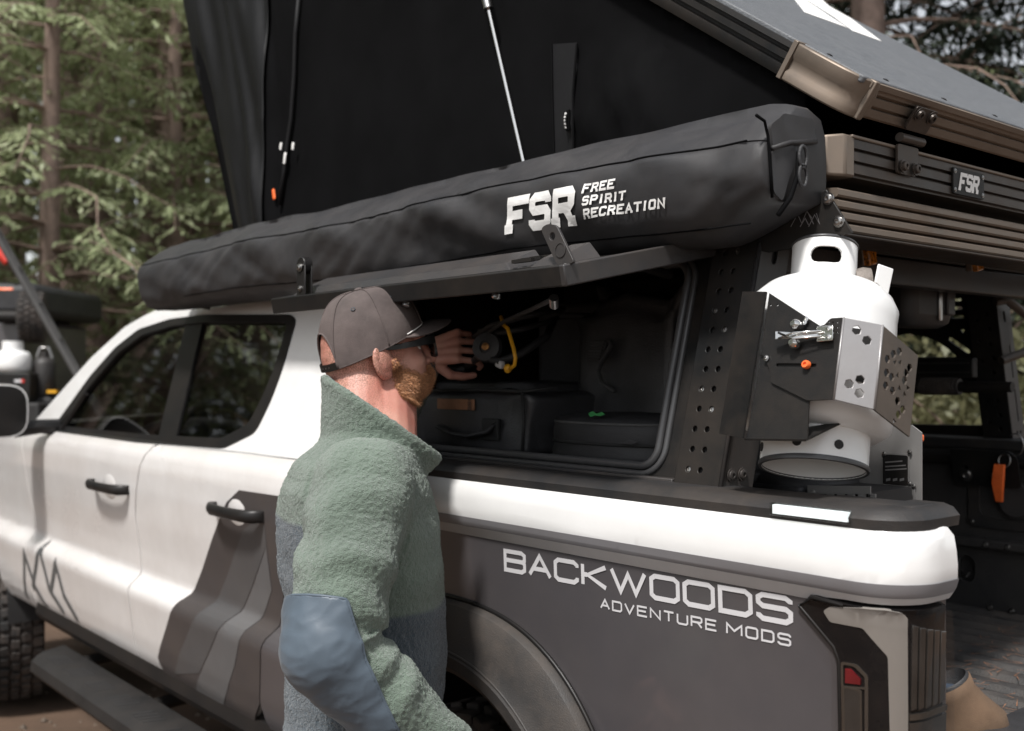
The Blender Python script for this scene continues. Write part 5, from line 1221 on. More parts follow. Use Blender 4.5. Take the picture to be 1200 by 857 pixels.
# ================================================================== PERSON
def skin_mat(name):
    m=bpy.data.materials.new(name); m.use_nodes=True; n=m.node_tree; b=n.nodes['Principled BSDF']; L=n.links.new
    tc=n.nodes.new('ShaderNodeTexCoord'); nz=n.nodes.new('ShaderNodeTexNoise'); nz.inputs['Scale'].default_value=16; nz.inputs['Detail'].default_value=8; L(tc.outputs['Object'],nz.inputs['Vector'])
    r=n.nodes.new('ShaderNodeValToRGB'); r.color_ramp.elements[0].position=.3; r.color_ramp.elements[0].color=(.60,.33,.26,1); r.color_ramp.elements[1].position=.72; r.color_ramp.elements[1].color=(.50,.20,.155,1); L(nz.outputs['Fac'],r.inputs[0])
    at=n.nodes.new('ShaderNodeAttribute'); at.attribute_name='stubble'
    n4=n.nodes.new('ShaderNodeTexNoise'); n4.inputs['Scale'].default_value=420; n4.inputs['Detail'].default_value=2; L(tc.outputs['Object'],n4.inputs['Vector'])
    mr=n.nodes.new('ShaderNodeMapRange'); mr.inputs[1].default_value=.42; mr.inputs[2].default_value=.62; L(n4.outputs['Fac'],mr.inputs[0])
    mu=n.nodes.new('ShaderNodeMath'); mu.operation='MULTIPLY'; L(at.outputs['Fac'],mu.inputs[0]); L(mr.outputs[0],mu.inputs[1])
    mx=n.nodes.new('ShaderNodeMix'); mx.data_type='RGBA'; L(mu.outputs[0],mx.inputs['Factor']); L(r.outputs[0],mx.inputs['A']); mx.inputs['B'].default_value=(.20,.10,.06,1)
    a2=n.nodes.new('ShaderNodeAttribute'); a2.attribute_name='beard'; m3=n.nodes.new('ShaderNodeMix'); m3.data_type='RGBA'; mm=n.nodes.new('ShaderNodeMath'); mm.operation='MULTIPLY'; mm.inputs[1].default_value=.9; L(a2.outputs['Fac'],mm.inputs[0]); L(mm.outputs[0],m3.inputs['Factor']); L(mx.outputs['Result'],m3.inputs['A']); m3.inputs['B'].default_value=(.32,.13,.06,1)
    L(m3.outputs['Result'],b.inputs['Base Color']); b.inputs['Roughness'].default_value=.5
    b.inputs['Subsurface Weight'].default_value=.10; b.inputs['Subsurface Radius'].default_value=(.012,.004,.002); b.inputs['Subsurface Scale'].default_value=.6
    bp=n.nodes.new('ShaderNodeBump'); bp.inputs['Strength'].default_value=.35; bp.inputs['Distance'].default_value=.0015; L(n4.outputs['Fac'],bp.inputs['Height']); L(bp.outputs[0],b.inputs['Normal'])
    MT[name]=m
skin_mat('skin')
def fleece_mat(name):
    m=bpy.data.materials.new(name); m.use_nodes=True; n=m.node_tree; b=n.nodes['Principled BSDF']; L=n.links.new
    tc=n.nodes.new('ShaderNodeTexCoord'); at=n.nodes.new('ShaderNodeAttribute'); at.attribute_name='lower'
    vo=n.nodes.new('ShaderNodeTexVoronoi'); vo.inputs['Scale'].default_value=235; vo.feature='F1'
    nz=n.nodes.new('ShaderNodeTexNoise'); nz.inputs['Scale'].default_value=150; nz.inputs['Detail'].default_value=3
    mxv=n.nodes.new('ShaderNodeMix'); mxv.data_type='RGBA'; mxv.inputs['Factor'].default_value=.025; L(tc.outputs['Object'],mxv.inputs['A']); L(nz.outputs['Color'],mxv.inputs['B']); L(mxv.outputs['Result'],vo.inputs['Vector']); L(tc.outputs['Object'],nz.inputs['Vector'])
    st=n.nodes.new('ShaderNodeMapRange'); st.inputs[1].default_value=-.004; st.inputs[2].default_value=.004; L(at.outputs['Fac'],st.inputs[0])
    hi=n.nodes.new('ShaderNodeMix'); hi.data_type='RGBA'; L(st.outputs[0],hi.inputs['Factor']); hi.inputs['A'].default_value=(.125,.168,.130,1); hi.inputs['B'].default_value=(.040,.060,.076,1)
    big=n.nodes.new('ShaderNodeTexNoise'); big.inputs['Scale'].default_value=7; big.inputs['Detail'].default_value=5; L(tc.outputs['Object'],big.inputs['Vector'])
    hv=n.nodes.new('ShaderNodeHueSaturation'); mr=n.nodes.new('ShaderNodeMapRange'); mr.inputs[1].default_value=.3; mr.inputs[2].default_value=.7; mr.inputs[3].default_value=.86; mr.inputs[4].default_value=1.14; L(big.outputs['Fac'],mr.inputs[0]); L(mr.outputs[0],hv.inputs['Value']); L(hi.outputs['Result'],hv.inputs['Color'])
    L(hv.outputs[0],b.inputs['Base Color'])
    b.inputs['Roughness'].default_value=.95; b.inputs['Specular IOR Level'].default_value=.1; b.inputs['Sheen Weight'].default_value=.35; b.inputs['Sheen Roughness'].default_value=.6
    ad=n.nodes.new('ShaderNodeMath'); ad.operation='ADD'; L(vo.outputs['Distance'],ad.inputs[0]); L(nz.outputs['Fac'],ad.inputs[1])
    bp=n.nodes.new('ShaderNodeBump'); bp.invert=True; bp.inputs['Strength'].default_value=.8; bp.inputs['Distance'].default_value=.0035; L(ad.outputs[0],bp.inputs['Height']); L(bp.outputs[0],b.inputs['Normal'])
    MT[name]=m
fleece_mat('fleece')
M('nylon_patch',(.078,.104,.132),.42,var=.10,vs=6,bump=.15,bs=700,sheen=.1)
M('cap_cloth',(.085,.066,.062),.85,var=.42,vs=12,bump=.3,bs=700,dirt=.3,ds=9,dcol=(.15,.125,.115))
M('trousers',(.035,.036,.040),.85,var=.2,bump=.4,bs=500)
M('beard_hair',(.46,.225,.11),.6,var=.5,vs=300,detail=2)
M('beard_base',(.44,.20,.115),.8,var=.3,vs=120)
M('shade_frame',(.012,.012,.012),.3)
M('zip_dark',(.03,.04,.05),.5)
BC=Vector((-.982,-.236,0)); bF=Vector((.5,.866,0)).normalized(); bR=Vector((.866,-.5,0)).normalized(); bU=Vector((0,0,1))
def bl(r,f,z): return BC+bR*r+bF*f+bU*z
man=thing('person',(-.982,-.236,0),'man in green fleece pullover, dark cap and sunglasses reaching into the open hatch','person')
# joints
ShR=bl(.182,-.015,1.395); ElR=Vector((-.764,-.444,1.155)); WrR=Vector((-.705,-.268,.975))
ShL=bl(-.182,.0,1.395); WrL=Vector((-1.262,.090,1.628)); ElL=Vector((-1.325,-.01,1.405))
HO=Vector((-1.045,-.176,1.609)); HS=.965
hF=Vector((.20,.98,0)).normalized(); pt=R(15); hF=(hF*math.cos(pt)+bU*math.sin(pt)); hR=hF.cross(bU).normalized(); hU=hR.cross(hF).normalized()
HM=Matrix((hR,hF,hU)).transposed()
def hl(x,y,z): return HO+HM@(Vector((x,y,z))*HS)
def hell(g,c,r): g.ell(hl(*c),[k*HS for k in r],HM,28,18)
# ---- body: one continuous skin, head to feet
g=G()
hell(g,(0,-.008,.040),(.0755,.099,.090)); hell(g,(0,-.045,.02),(.068,.066,.075)); hell(g,(0,.035,-.018),(.060,.062,.070)); hell(g,(0,.050,-.060),(.045,.046,.030))
hell(g,(.032,.056,-.018),(.027,.030,.026)); hell(g,(-.032,.056,-.018),(.027,.030,.026)); hell(g,(0,.080,.026),(.052,.024,.016)); hell(g,(0,.088,-.052),(.024,.018,.020))
hell(g,(.05,.0,-.055),(.020,.05,.035)); hell(g,(-.05,.0,-.055),(.020,.05,.035))
g.rc(hl(0,.094,.016),.009*HS,hl(0,.113,-.022),.0135*HS); g.rc(hl(.012,.10,-.026),.008*HS,hl(-.012,.10,-.026),.008*HS)
for s_ in (1,-1):   # ears: rim, lobe and hollow plate
    rim=[hl(s_*(.074+.012*math.sin(min(t,math.pi))),-.012-.022*math.sin(t)*1.0-.004,.002+.034*math.cos(t)) for t in [R(-40+k*22) for k in range(10)]]
    for a,b in zip(rim,rim[1:]): g.rc(a,.0062*HS,b,.006*HS,10)
    g.ell(hl(s_*.078,-.016,-.024),(.006,.010,.011),HM,12,8); g.ell(hl(s_*.079,-.015,.003),(.0085,.018,.028),HM@Matrix.Rotation(s_*R(22),3,'Z'),14,10)
    g.ell(hl(s_*.079,.003,-.006),(.005,.005,.008),HM,10,8)
g.rc(hl(0,-.030,-.045),.058,bl(-.012,.008,1.45),.064); g.rc(hl(0,-.038,-.01),.055,bl(-.012,-.012,1.46),.058); g.rc(hl(0,-.008,-.055),.060,bl(-.012,.022,1.44),.067); g.rc(hl(0,.012,-.07),.048,bl(-.012,.035,1.44),.056)
for z,a,b_ in ((1.38,.15,.09),(1.2,.15,.10),(1.0,.14,.10),(.92,.15,.11)): g.ell(bl(0,0,z),(b_,b_,.14))
g.rc(ShR,.055,ElR,.042); g.rc(ElR,.042,WrR,.030); g.rc(ShL,.055,ElL,.042); g.rc(ElL,.042,WrL,.031); g.rc(ShR,.06,ShL,.06)
hips=[bl(.095,0,.90),bl(-.095,0,.90)]; kn=[bl(.11,.03,.50),bl(-.13,.06,.50)]; an=[bl(.11,-.02,.09),bl(-.14,.03,.09)]
for h_,k_,a_ in zip(hips,kn,an): g.rc(h_,.085,k_,.055); g.rc(k_,.055,a_,.04); g.rc(a_,.04,a_+bF*.12-bU*.045,.032)
def hand(W,h,back,side,curl,sp=1):
    """palm and five fingers; h towards knuckles, back = back of hand, side = thumb side"""
    h=h.normalized(); back=(back-h*back.dot(h)).normalized(); side=(side-h*side.dot(h)-back*side.dot(back)).normalized()
    for k in range(4): g.rc(W+h*.012+side*(.020-.0135*k)*.8,.0165,W+h*.082+side*(.032-.0215*k),.0112,12)
    g.rc(W+h*.03+side*.02-back*.008,.016,W+h*.05-side*.02-back*.008,.016)
    ln=((.040,.025,.021),(.044,.029,.022),(.041,.027,.021),(.033,.020,.019))
    tips=[]
    for k in range(4):
        p=W+h*(.086-(.010 if k==3 else 0)-(.004 if k==0 else 0))+side*(.0325-.0218*k); d=h+side*(.10-.065*k)*sp; ang=0
        for j,l in enumerate(ln[k]):
            ang+=curl[j]*(1+.08*k); q=p+(d.normalized()*math.cos(ang)-back*math.sin(ang))*l; g.rc(p,.0080-.0005*j,q,.0076-.0008*j,12); p=q
        tips.append(p)
    p=W+h*.024+side*.030-back*.006
    for l,(a,b_,c_),r_ in ((.040,(.60,.55,.45),.0125),(.030,(.80,.05,.65),.0105),(.024,(.75,-.25,.70),.0092)):
        q=p+(h*a+side*b_-back*c_).normalized()*l; g.rc(p,r_,q,r_-.0012,12); p=q
    return tips
knL=Vector((-1.150,.150,1.655)); hdir=(knL-WrL).normalized()
hand(WrL,hdir,Vector((.35,-.85,.35)),Vector((.1,-.1,-1)),(R(35),R(55),R(40)))
hand(WrR,Vector((.28,.55,-.62)),Vector((.75,-.1,.2)),Vector((-.1,.7,.5)),(R(22),R(28),R(20)))
bme=remesh(g,.0031,6,.5)
co=coords(bme); loc=((co-np.array(HO))@np.array(HM))/HS
stub=np.clip((loc[:,2]+.055)/.03,0,1)*np.clip((.045-loc[:,1])/.03,0,1)*np.clip((loc[:,2]+.2)*9,0,1)*.75
neck=np.clip((-.02-loc[:,1])/.03,0,1)*np.clip((loc[:,2]+.13)/.05,0,1)*.4
stub=np.maximum(stub,neck); stub[co[:,2]<1.40]=0
brd=np.zeros(len(co))
at=bme.attributes.new('stubble','FLOAT','POINT'); at.data.foreach_set('value',stub.astype(np.float32))
def bmask(l):
    x,y,z=l
    if y<-.008 or z<-.098 or z>.012: return False
    if bedge(y,z)<0: return False
    if y<.030: return z>-.085+.9*(.012-y)
    return not (z<-.088 and y<.035)
def bedge(y,z):
    top=.006-.80*max(y,0) if y<.062 else (-.0436 if y<.085 else -.034)
    return top-z
sel=np.where((loc[:,1]>-.006)&(loc[:,2]>-.128)&(loc[:,2]<0)&(np.abs(loc[:,0])<.09))[0]
sel=[i for i in sel if bmask(loc[i])]
for i in sel: brd[i]=min(1,bedge(loc[i][1],loc[i][2])/.022)*min(1,(loc[i][1]+.008)/.014)
at=bme.attributes.new('beard','FLOAT','POINT'); at.data.foreach_set('value',brd.astype(np.float32))
body=link('body',bme,'skin',man,180,recalc=False)
for s_ in (1,-1):
    e=G(); e.ell(hl(s_*.031,.072,.006),(.0105,.0105,.0105)); e.obj('eye','letter_white',man,180)
# ---- beard: undercoat + strands growing from the jaw
N=normals(bme); rng=random.Random(21)
sel=np.array(sel)
g=G(); hb=[]
for k in range(30000):
    i=sel[rng.randrange(len(sel))]
    edge=brd[i]
    if rng.random()>.15+.85*edge: continue
    p=Vector(co[i])+Vector([rng.uniform(-.002,.002) for _ in range(3)]); n=Vector(N[i]); l=loc[i]
    ch=max(0,min(1,(-l[2]-.03)/.06)); L_=(.0045+.0075*ch)*rng.uniform(.7,1.25)
    d=(n*.55-hU*(.35+.35*ch)+hF*.12+Vector([rng.uniform(-.45,.45) for _ in range(3)])).normalized()
    sd_=d.cross(n); sd_=(sd_.normalized() if sd_.length>.01 else hR)*.00038
    m_=p+d*L_*.55+n*.001; e_=m_+(d-hU*.35+Vector([rng.uniform(-.5,.5) for _ in range(3)])).normalized()*L_*.5
    g.add([p-sd_,p+sd_,m_+sd_*.8,m_-sd_*.8,e_],[(0,1,2,3),(3,2,4)])
bs_=g.obj('beard','beard_hair',man,0); bs_['kind']='stuff'
# ---- cap
RB=.10
def capf(grow=0):
    def f(a,b):
        ph=a/RB; v=b/.12; th=v*math.pi/2
        zb=.026+.022*math.cos(ph); H=.140-zb+.0
        ce=max(math.cos(th),0)**.62; se=math.sin(th)**1.05
        k=1+.030*noise.noise((math.sin(ph)*2.2,math.cos(ph)*2.2,v*3))*(1-v*.5)+.016*noise.noise((math.sin(ph)*5,math.cos(ph)*5,v*7))*math.sin(v*3)
        fr=1+.06*max(0,math.cos(ph))*math.sin(th)
        x=(.0845+grow)*ce*math.sin(ph)*k; y=-.004+(.1065+grow)*ce*math.cos(ph)*k*fr; z=zb+(H+grow)*se
        n=HM@Vector((math.sin(ph)*ce,math.cos(ph)*ce,.15+se)).normalized(); return hl(x,y,z),n
    return f
D_=math.pi/180
arc=[]
for k in range(13):
    t=k/12*math.pi/2; arc.append(((180-31*math.cos(t))*D_*RB,.045*math.sin(t)))
outl=[(-a,b) for a,b in reversed(arc)]
outl=[(-149*D_*RB,0)]+[(-149*D_*RB+298*D_*RB*k/60,0) for k in range(1,60)]+arc+[(180*D_*RB,.1185),(-180*D_*RB,.1185)]+[(-a,b) for a,b in reversed(arc)][:-1]
cap=panel('cap',[outl],[],capf(),(.008,.006),'cap_cloth',man,.0022,.004,70)
for ph in (-150,-90,-30,30,90,150):
    G().tube([Vector(capf()(ph*D_*RB,b)[0])+Vector(capf()(ph*D_*RB,b)[1])*.0048 for b in [.002+.115*k/24 for k in range(25)]],.0013,5).obj('cap_seam','cap_cloth',cap,180)
for ph in (-120,-60,60,120):
    p,n=capf()(ph*D_*RB,.066); G().tube([Vector(p)+Vector(n)*.0048+ (hU.cross(n).normalized()*math.cos(t)+n.cross(hU.cross(n)).normalized()*math.sin(t))*.0038 for t in [2*math.pi*k/12 for k in range(13)]],.0009,5,False).obj('eyelet','zip_dark',cap,180)
p,n=capf()(0,.119); g=G(); g.ell(hl(0,-.004,.1455),(.008,.008,.004),HM); g.obj('cap_button','cap_cloth',cap,180)
G().tube([Vector(capf()(a,b)[0])+Vector(capf()(a,b)[1])*.004 for a,b in arc]+[Vector(capf()(-a,b)[0])+Vector(capf()(-a,b)[1])*.004 for a,b in reversed(arc)],.0020,6).obj('opening_binding','cap_cloth',cap,180)
G().tube([Vector(capf()(ph*D_*RB,0.0005)[0])+Vector(capf()(ph*D_*RB,0)[1])*.003 for ph in range(-149,150,6)],.0016,6).obj('cap_binding','cap_cloth',cap,180)
strap=[]
for ph in range(146,216,4):
    q,n=capf()(ph*D_*RB,.0); q=Vector(q)+hU*.000; strap.append([q+n*.001,q+n*.0035,q+n*.0035+hU*.014,q+n*.001+hU*.014])
so_=G().loft(strap).obj('cap_strap','trim_black',cap,40)
for ph in (166,173,180,187):
    q,n=capf()(ph*D_*RB,0); g=G(); g.lathe([(.0016,0),(.0016,.0006),(.0002,.0006)],Vector(q)+Vector(n)*.0036+hU*.007,n,8); g.obj('strap_stud','bolt',so_)
br=[]
for k in range(33):
    ph=(-68+136*k/32)*D_; q=Vector(capf()(ph*RB,.001)[0]); w_=math.cos(ph*90/68*D_/D_*1.0)
    e=max(0,math.cos(ph/(68*D_)*math.pi/2))**.55
    out=q+HM@Vector((math.sin(ph)*.012,.070*e,-.006*e-.016*(math.sin(ph))**2*e))*HS
    mid=q.lerp(out,.5)+hU*.004*e
    br.append([q+hU*.001,mid+hU*.0015,out+hU*.001,out-hU*.001,mid-hU*.0015,q-hU*.001])
G().loft(br).obj('cap_brim','cap_cloth',cap,50)
G().tube([Vector(capf()(ph*D_*RB,.004)[0])+Vector(capf()(ph*D_*RB,.004)[1])*.0046 for ph in range(-66,67,4)],.0012,6).obj('brim_piping','letter_white',cap,180)
# ---- sunglasses
sg=bpy.data.objects.new('sunglasses',None); COL.objects.link(sg); sg.location=hl(0,.1,.012); attach(sg,man); sg.location=hl(0,.1,.012)
for s_ in (1,-1):
    def lf(a,b,s_=s_): 
        x=s_*(.006+a); return hl(x,.116-.9*(abs(x)**2)*3.4+.06*b,.004+b*1.12),HM@Vector((s_*.25,1,.05)).normalized()
    fr=rpoly([(0,-.012),(.008,-.022),(.046,-.022),(.060,-.006),(.062,.018),(.0,.018)],.008); fi=rpoly([(.004,-.010),(.010,-.0185),(.044,-.0185),(.056,-.005),(.058,.0135),(.004,.0135)],.007)
    panel('lens_rim',[fr],[fi],lf,.008,'shade_frame',sg,.005,0,60); panel('lens',[fi],[],lf,.008,'shade_lens',sg,.0015,-.0015,60)
    tm=[hl(s_*.0665,.102,.018),hl(s_*.075,.088,.018),hl(s_*.0815,.050,.019),hl(s_*.0835,.010,.022),hl(s_*.0815,-.012,.026),hl(s_*.079,-.026,.010)]
    rg=[]
    for p,hgt in zip(tm,(.010,.010,.0065,.0055,.0045,.004)): rg.append([p+hU*hgt*HS+hR*s_*.0018,p-hU*hgt*HS*.9+hR*s_*.0018,p-hU*hgt*HS*.9-hR*s_*.0018,p+hU*hgt*HS-hR*s_*.0018])
    G().loft(rg).obj('temple','shade_frame',sg,40,.001)
g=G(); g.tube([hl(-.012,.116,.016),hl(0,.120,.018),hl(.012,.116,.016)],.004,8); g.obj('bridge','shade_frame',sg,180)
# ---- pullover
g=G()
def ering(c,a,b_,z,n=40,e=2.3,tilt=0):
    out=[]
    for k in range(n):
        t=2*math.pi*k/n; co_,si=math.cos(t),math.sin(t)
        out.append(BC+bR*(c[0]+a*math.copysign(abs(co_)**(2/e),co_))+bF*(c[1]+b_*math.copysign(abs(si)**(2/e),si))+bU*(z))
    return out
tor=((.0,-.01,.185,.138,.80),(.0,-.01,.19,.142,.86),(.0,-.008,.187,.143,.96),(.0,-.006,.187,.145,1.06),(.0,-.008,.190,.147,1.16),(0,-.014,.197,.148,1.25),(0,-.020,.202,.145,1.32),(0,-.024,.200,.132,1.375),(0,-.022,.180,.112,1.42),(0,-.006,.125,.095,1.447),(0,.006,.080,.082,1.472))
g.loft([ering((c0_,c1_),a,b_,z) for c0_,c1_,a,b_,z in tor])
mR=ShR.lerp(ElR,.55)+bR*.008-bF*.004; mL=ShL.lerp(ElL,.5)
g.rc(ShR-bR*.02,.086,mR,.083); g.rc(mR,.083,ElR,.073); g.rc(ElR,.073,ElR.lerp(WrR,.55),.067); g.rc(ElR.lerp(WrR,.55),.067,WrR,.050)
g.rc(ShL+bR*.02,.082,mL,.073); g.rc(mL,.073,ElL,.064); g.rc(ElL,.064,ElL.lerp(WrL,.55),.055); g.rc(ElL.lerp(WrL,.55),.055,WrL.lerp(ElL,.06),.043)
# stand collar, high at the nape and falling open at the throat
cr=[]
for k in range(45):
    ps=R(18+(360-36)*k/44); cb=(1-math.cos(ps))/2
    rad0=.082; rad1=.080+.018*(1-cb)+.006*cb; z0=1.400+.050*cb; z1=1.418+.156*cb**.9
    d=bF*math.cos(ps)+bR*math.sin(ps); o0=BC+bF*(.010)-bR*.012
    off=bF*(.018*(1-cb))
    top=o0+off+d*rad1+bU*z1; bot=o0+off*.6+d*rad0+bU*z0; th_=.0125
    cr.append([bot-d*th_,bot+d*th_*1.3,top+d*th_-bU*.004,top+d*th_*.5+bU*.004,top-d*th_*.5+bU*.004,top-d*th_-bU*.004])
g.loft(cr)
g.tube([(r_[3]+r_[4])/2-bU*.004+(r_[3]-r_[4]).normalized()*.004 for r_ in cr],.0125,10)
jm=remesh(g,.0062,7,.5)
jm=subdivided(jm,1)
co=coords(jm); N=normals(jm)
def seg(P,A,B):
    A=np.array(A);B=np.array(B);d=B-A;L2=d@d;t=np.clip(((P-A)@d)/L2,0,1);q=A+t[:,None]*d;return np.linalg.norm(P-q,axis=1),t
dU,tU=seg(co,ShR,ElR); dW,tW=seg(co,ElR,WrR); dLU,_=seg(co,ShL,ElL); dLW,tLW=seg(co,ElL,WrL)
rel=co-np.array(BC); lr=rel@np.array(bR); lf_=rel@np.array(bF)
arm=(np.minimum(dU,dW)<.10)&(lr>.10)
armL=(np.minimum(dLU,dLW)<.085)&(lr<-.10)
# folds: broad sags on the trunk, tight creases where the sleeve bends
disp=np.zeros(len(co)); sA=np.where(dU<dW,tU*.28,.28+tW*.27)
upA=np.array((ElR-ShR).normalized()); inner=np.array((WrR-ElR).normalized()-(ElR-ShR).normalized()); inner/=np.linalg.norm(inner)
elbow=np.array(ElR)
for i in range(len(co)):
    p=Vector(co[i]); z=p.z
    d=.007*noise.noise((p.x*9,p.y*9,z*6))
    if arm[i]:
        s_=sA[i]; k=math.exp(-((s_-.27)/.10)**2); fold=math.sin(s_*95+3.2*noise.noise((p.x*14,p.y*14,z*9)))
        side_=.35+.65*max(0,(co[i]-elbow)@inner/.07)
        d+=.0085*k*fold*side_+.0045*(1-k)*math.sin(s_*48+5*noise.noise((p.x*9,p.y*9,z*7)))
    elif z<1.40: d+=.0055*noise.noise((p.x*5,p.y*5,z*20))+.004*noise.noise((p.x*14+z*10,p.y*14,z*10))
    disp[i]=d
# two-tone: slate lower body and back panel, lining inside the collar, cuff
bound=1.172+.155*np.clip((-.055-lf_)/.05,0,1)
lower=np.where(arm,-.05,bound-co[:,2]); lower=np.where(armL&(tLW>.02)&(dLW<.09),np.maximum(lower,.02*(tLW>.72)-.01),lower)
nb=np.array(BC); rad=rel.copy(); rad[:,2]=0; rad/=np.linalg.norm(rad,axis=1)[:,None]+1e-9
lin=(co[:,2]>1.445)&((N*rad).sum(1)<-.25)&(np.hypot(rel[:,0],rel[:,1])<.125); lower=np.where(lin,.05,lower)
# elbow patch region (signed distance)
pn2=onP(408,700,ElR+Vector((.04,-.05,0)),Vector((.766,-.643,0))); 
A1=CAM+_ray(409,700)*1.66; A2=CAM+_ray(428,756)*1.68; A3=CAM+_ray(484,862)*1.74
lat=Vector((.80,-.60,.0))
n_a=(A2-A1).cross(lat).normalized(); n_b=(A3-A2).cross(lat).normalized()
if n_a.dot(ElR-A1)<0: n_a=-n_a
if n_b.dot(ElR-A2)<0: n_b=-n_b
def pdist(P):
    up=np.array(ElR)-upA*.062; d1=(P-up)@(upA+np.array((0,0,-.12)))
    d2=np.maximum((P-np.array(A1))@np.array(n_a),-9); d3=(P-np.array(A2))@np.array(n_b)
    dd=np.minimum(d1,np.minimum(d2,d3) if False else np.where(P[:,2]>A2.z,d2,d3)); return dd
pd=pdist(co)
patch=arm&(pd>0)
fl=np.array([noise.noise((p[0]*230,p[1]*230,p[2]*230))+.6*noise.noise((p[0]*120+9,p[1]*120,p[2]*120)) for p in co])
amp=np.where(patch,0,.0021); amp=np.where(lin,.0004,amp)
base=co+N*disp[:,None]
base=np.where(patch[:,None],co+N*(disp*.3-.004)[:,None],base)
setco(jm,base+N*(fl*amp)[:,None])
at=jm.attributes.new('lower','FLOAT','POINT'); at.data.foreach_set('value',lower.astype(np.float32))
jk=link('fleece_pullover',jm,'fleece',man,180,recalc=False)
# nylon elbow patch sewn over the sleeve
V=[];mp={};Fc=[]; off=np.array([.0066+.0011*(1-2*abs(noise.noise((p[0]*16+p[2]*14,p[1]*16,p[2]*30))))+.0008*(1-2*abs(noise.noise((p[0]*34+3,p[1]*40-p[2]*30,p[2]*44)))) for p in co])
pos=co+N*(disp*.35+off)[:,None]+N*.002
grad=np.array(n_b)
for f in jm.polygons:
    vs=f.vertices[:]
    if all(arm[v] for v in vs) and max(pd[v] for v in vs)>0 and min(pd[v] for v in vs)>-.006:
        for v in vs:
            if v not in mp:
                mp[v]=len(V); q=Vector(pos[v])
                if pd[v]<0:
                    up=np.array(ElR)-upA*.062; d1=(co[v]-up)@(upA+np.array((0,0,-.12)))
                    gr_=Vector(upA) if d1<=pd[v]+1e-9 else (n_a if co[v][2]>A2.z else n_b)
                    q=q+gr_*(-pd[v])
                    q-=Vector(N[v])*.002
                V.append(q)
        Fc.append(tuple(mp[v] for v in vs))
pt_=link('elbow_patch',mesh_of(V,Fc),'nylon_patch',jk,180,recalc=False)
pt_.data.update()
ec={}
for f in Fc:
    for a_,b_ in zip(f,f[1:]+f[:1]): ec[(min(a_,b_),max(a_,b_))]=ec.get((min(a_,b_),max(a_,b_)),0)+1
adj={}
for (a_,b_),c_ in ec.items():
    if c_==1: adj.setdefault(a_,[]).append(b_); adj.setdefault(b_,[]).append(a_)
seen=set(); loops=[]
for st_ in adj:
    if st_ in seen: continue
    lp=[st_]; seen.add(st_); cur=st_
    while True:
        nx=[q for q in adj[cur] if q not in seen]
        if not nx: break
        cur=nx[0]; seen.add(cur); lp.append(cur)
    loops.append(lp)
lp=max(loops,key=len); pts_=[V[i] for i in lp]
for _ in range(6): pts_=[(pts_[i-1]+pts_[i]*2+pts_[(i+1)%len(pts_)])/4 for i in range(len(pts_))]
pts_=pts_[::3]; G().tube(pts_+[pts_[0]],.0024,6,False).obj('patch_piping','nylon_patch',jk,180)
# ---- trousers and boots (mostly below the picture)
g=G()
g.loft([ering((0,-.01),a,b_,z) for a,b_,z in ((.15,.11,.80),(.165,.118,.88),(.165,.12,.96),(.15,.11,1.0))])
for h_,k_,a_ in zip(hips,kn,an): g.rc(h_,.105,k_,.078); g.rc(k_,.078,a_+bU*.02,.066)
tm_=remesh(g,.012,6,.5); link('trousers',tm_,'trousers',man,180,recalc=False)
for a_ in an:
    g=G(); g.rc(a_+bU*.02,.056,a_-bU*.03,.052); g.rc(a_-bU*.035,.050,a_+bF*.15-bU*.045,.042); 
    sh=remesh(g,.008,4,.5); c3=coords(sh); c3[:,2]=np.maximum(c3[:,2],.004); setco(sh,c3); link('boot',sh,'suede_tan',man,180,recalc=False)
# ================================================================== CORDS IN THE HAND
cb=thing('bungee_cords',(-1.10,.13,1.66),'black bungee cords with bent yellow hook held in the reaching hand','cord')
hc=onY(566,402,.145)
def cy_(px,py,y): return onY(px,py,y)
for k,A in enumerate((((548,428,.16),(562,418,.14),(586,424,.12),(610,415,.16),(640,395,.24),(648,378,.32)),((556,395,.17),(575,382,.135),(610,372,.16),(640,366,.26),(660,362,.36)),((562,388,.16),(585,390,.14),(612,386,.18),(640,378,.28),(655,372,.38)),((545,432,.16),(520,436,.14),(508,425,.15)),((649,350,-.14),(622,363,-.02),(592,376,.08),(572,390,.13),(568,404,.15)))):
    G().tube([cy_(*p) for p in A],(.0085,.0065,.006,.008,.0045)[k],10).obj('cord','bag_black',cb,180)
hk=[cy_(587,371,.125),cy_(590,381,.12),cy_(595,385,.118),cy_(602,409,.115),cy_(604,420,.112),cy_(603,428,.115),cy_(597,433,.115)]
G().tube(hk,.0042,8).obj('hook','yellow_plastic',cb,180)
g=G(); g.ell(cy_(595,432,.115),(.009,.008,.010)); g.obj('hook_end','yellow_plastic',cb,180)
g=G(); q=cy_(571,407,.125); g.lathe([(.030,-.012),(.034,0),(.030,.010),(.014,.012),(.013,.008),(.001,.008)],q,(.5,-.8,.1),20); pk_=g.obj('cord_lock','bag_shine',cb,50)
g=G(); g.lathe([(.008,0),(.008,.004),(.001,.005)],q+Vector((.5,-.8,.1)).normalized()*.010,(.5,-.8,.1),14); g.obj('lock_button','brass',cb,50)
g=G(); q=cy_(586,427,.12); g.box(q,(.020,.012,.016),Matrix.Rotation(R(20),3,'Y')); g.obj('cord_end','letter_silver',cb,30,.003)
g=G(); q=cy_(645,365,.34)
# the far ends are tied off on the partition
g=G(); g.tube([cy_(655,370,.36),(-1.06,.74,1.72)],.008,8); g.obj('cord','bag_black',cb,180)
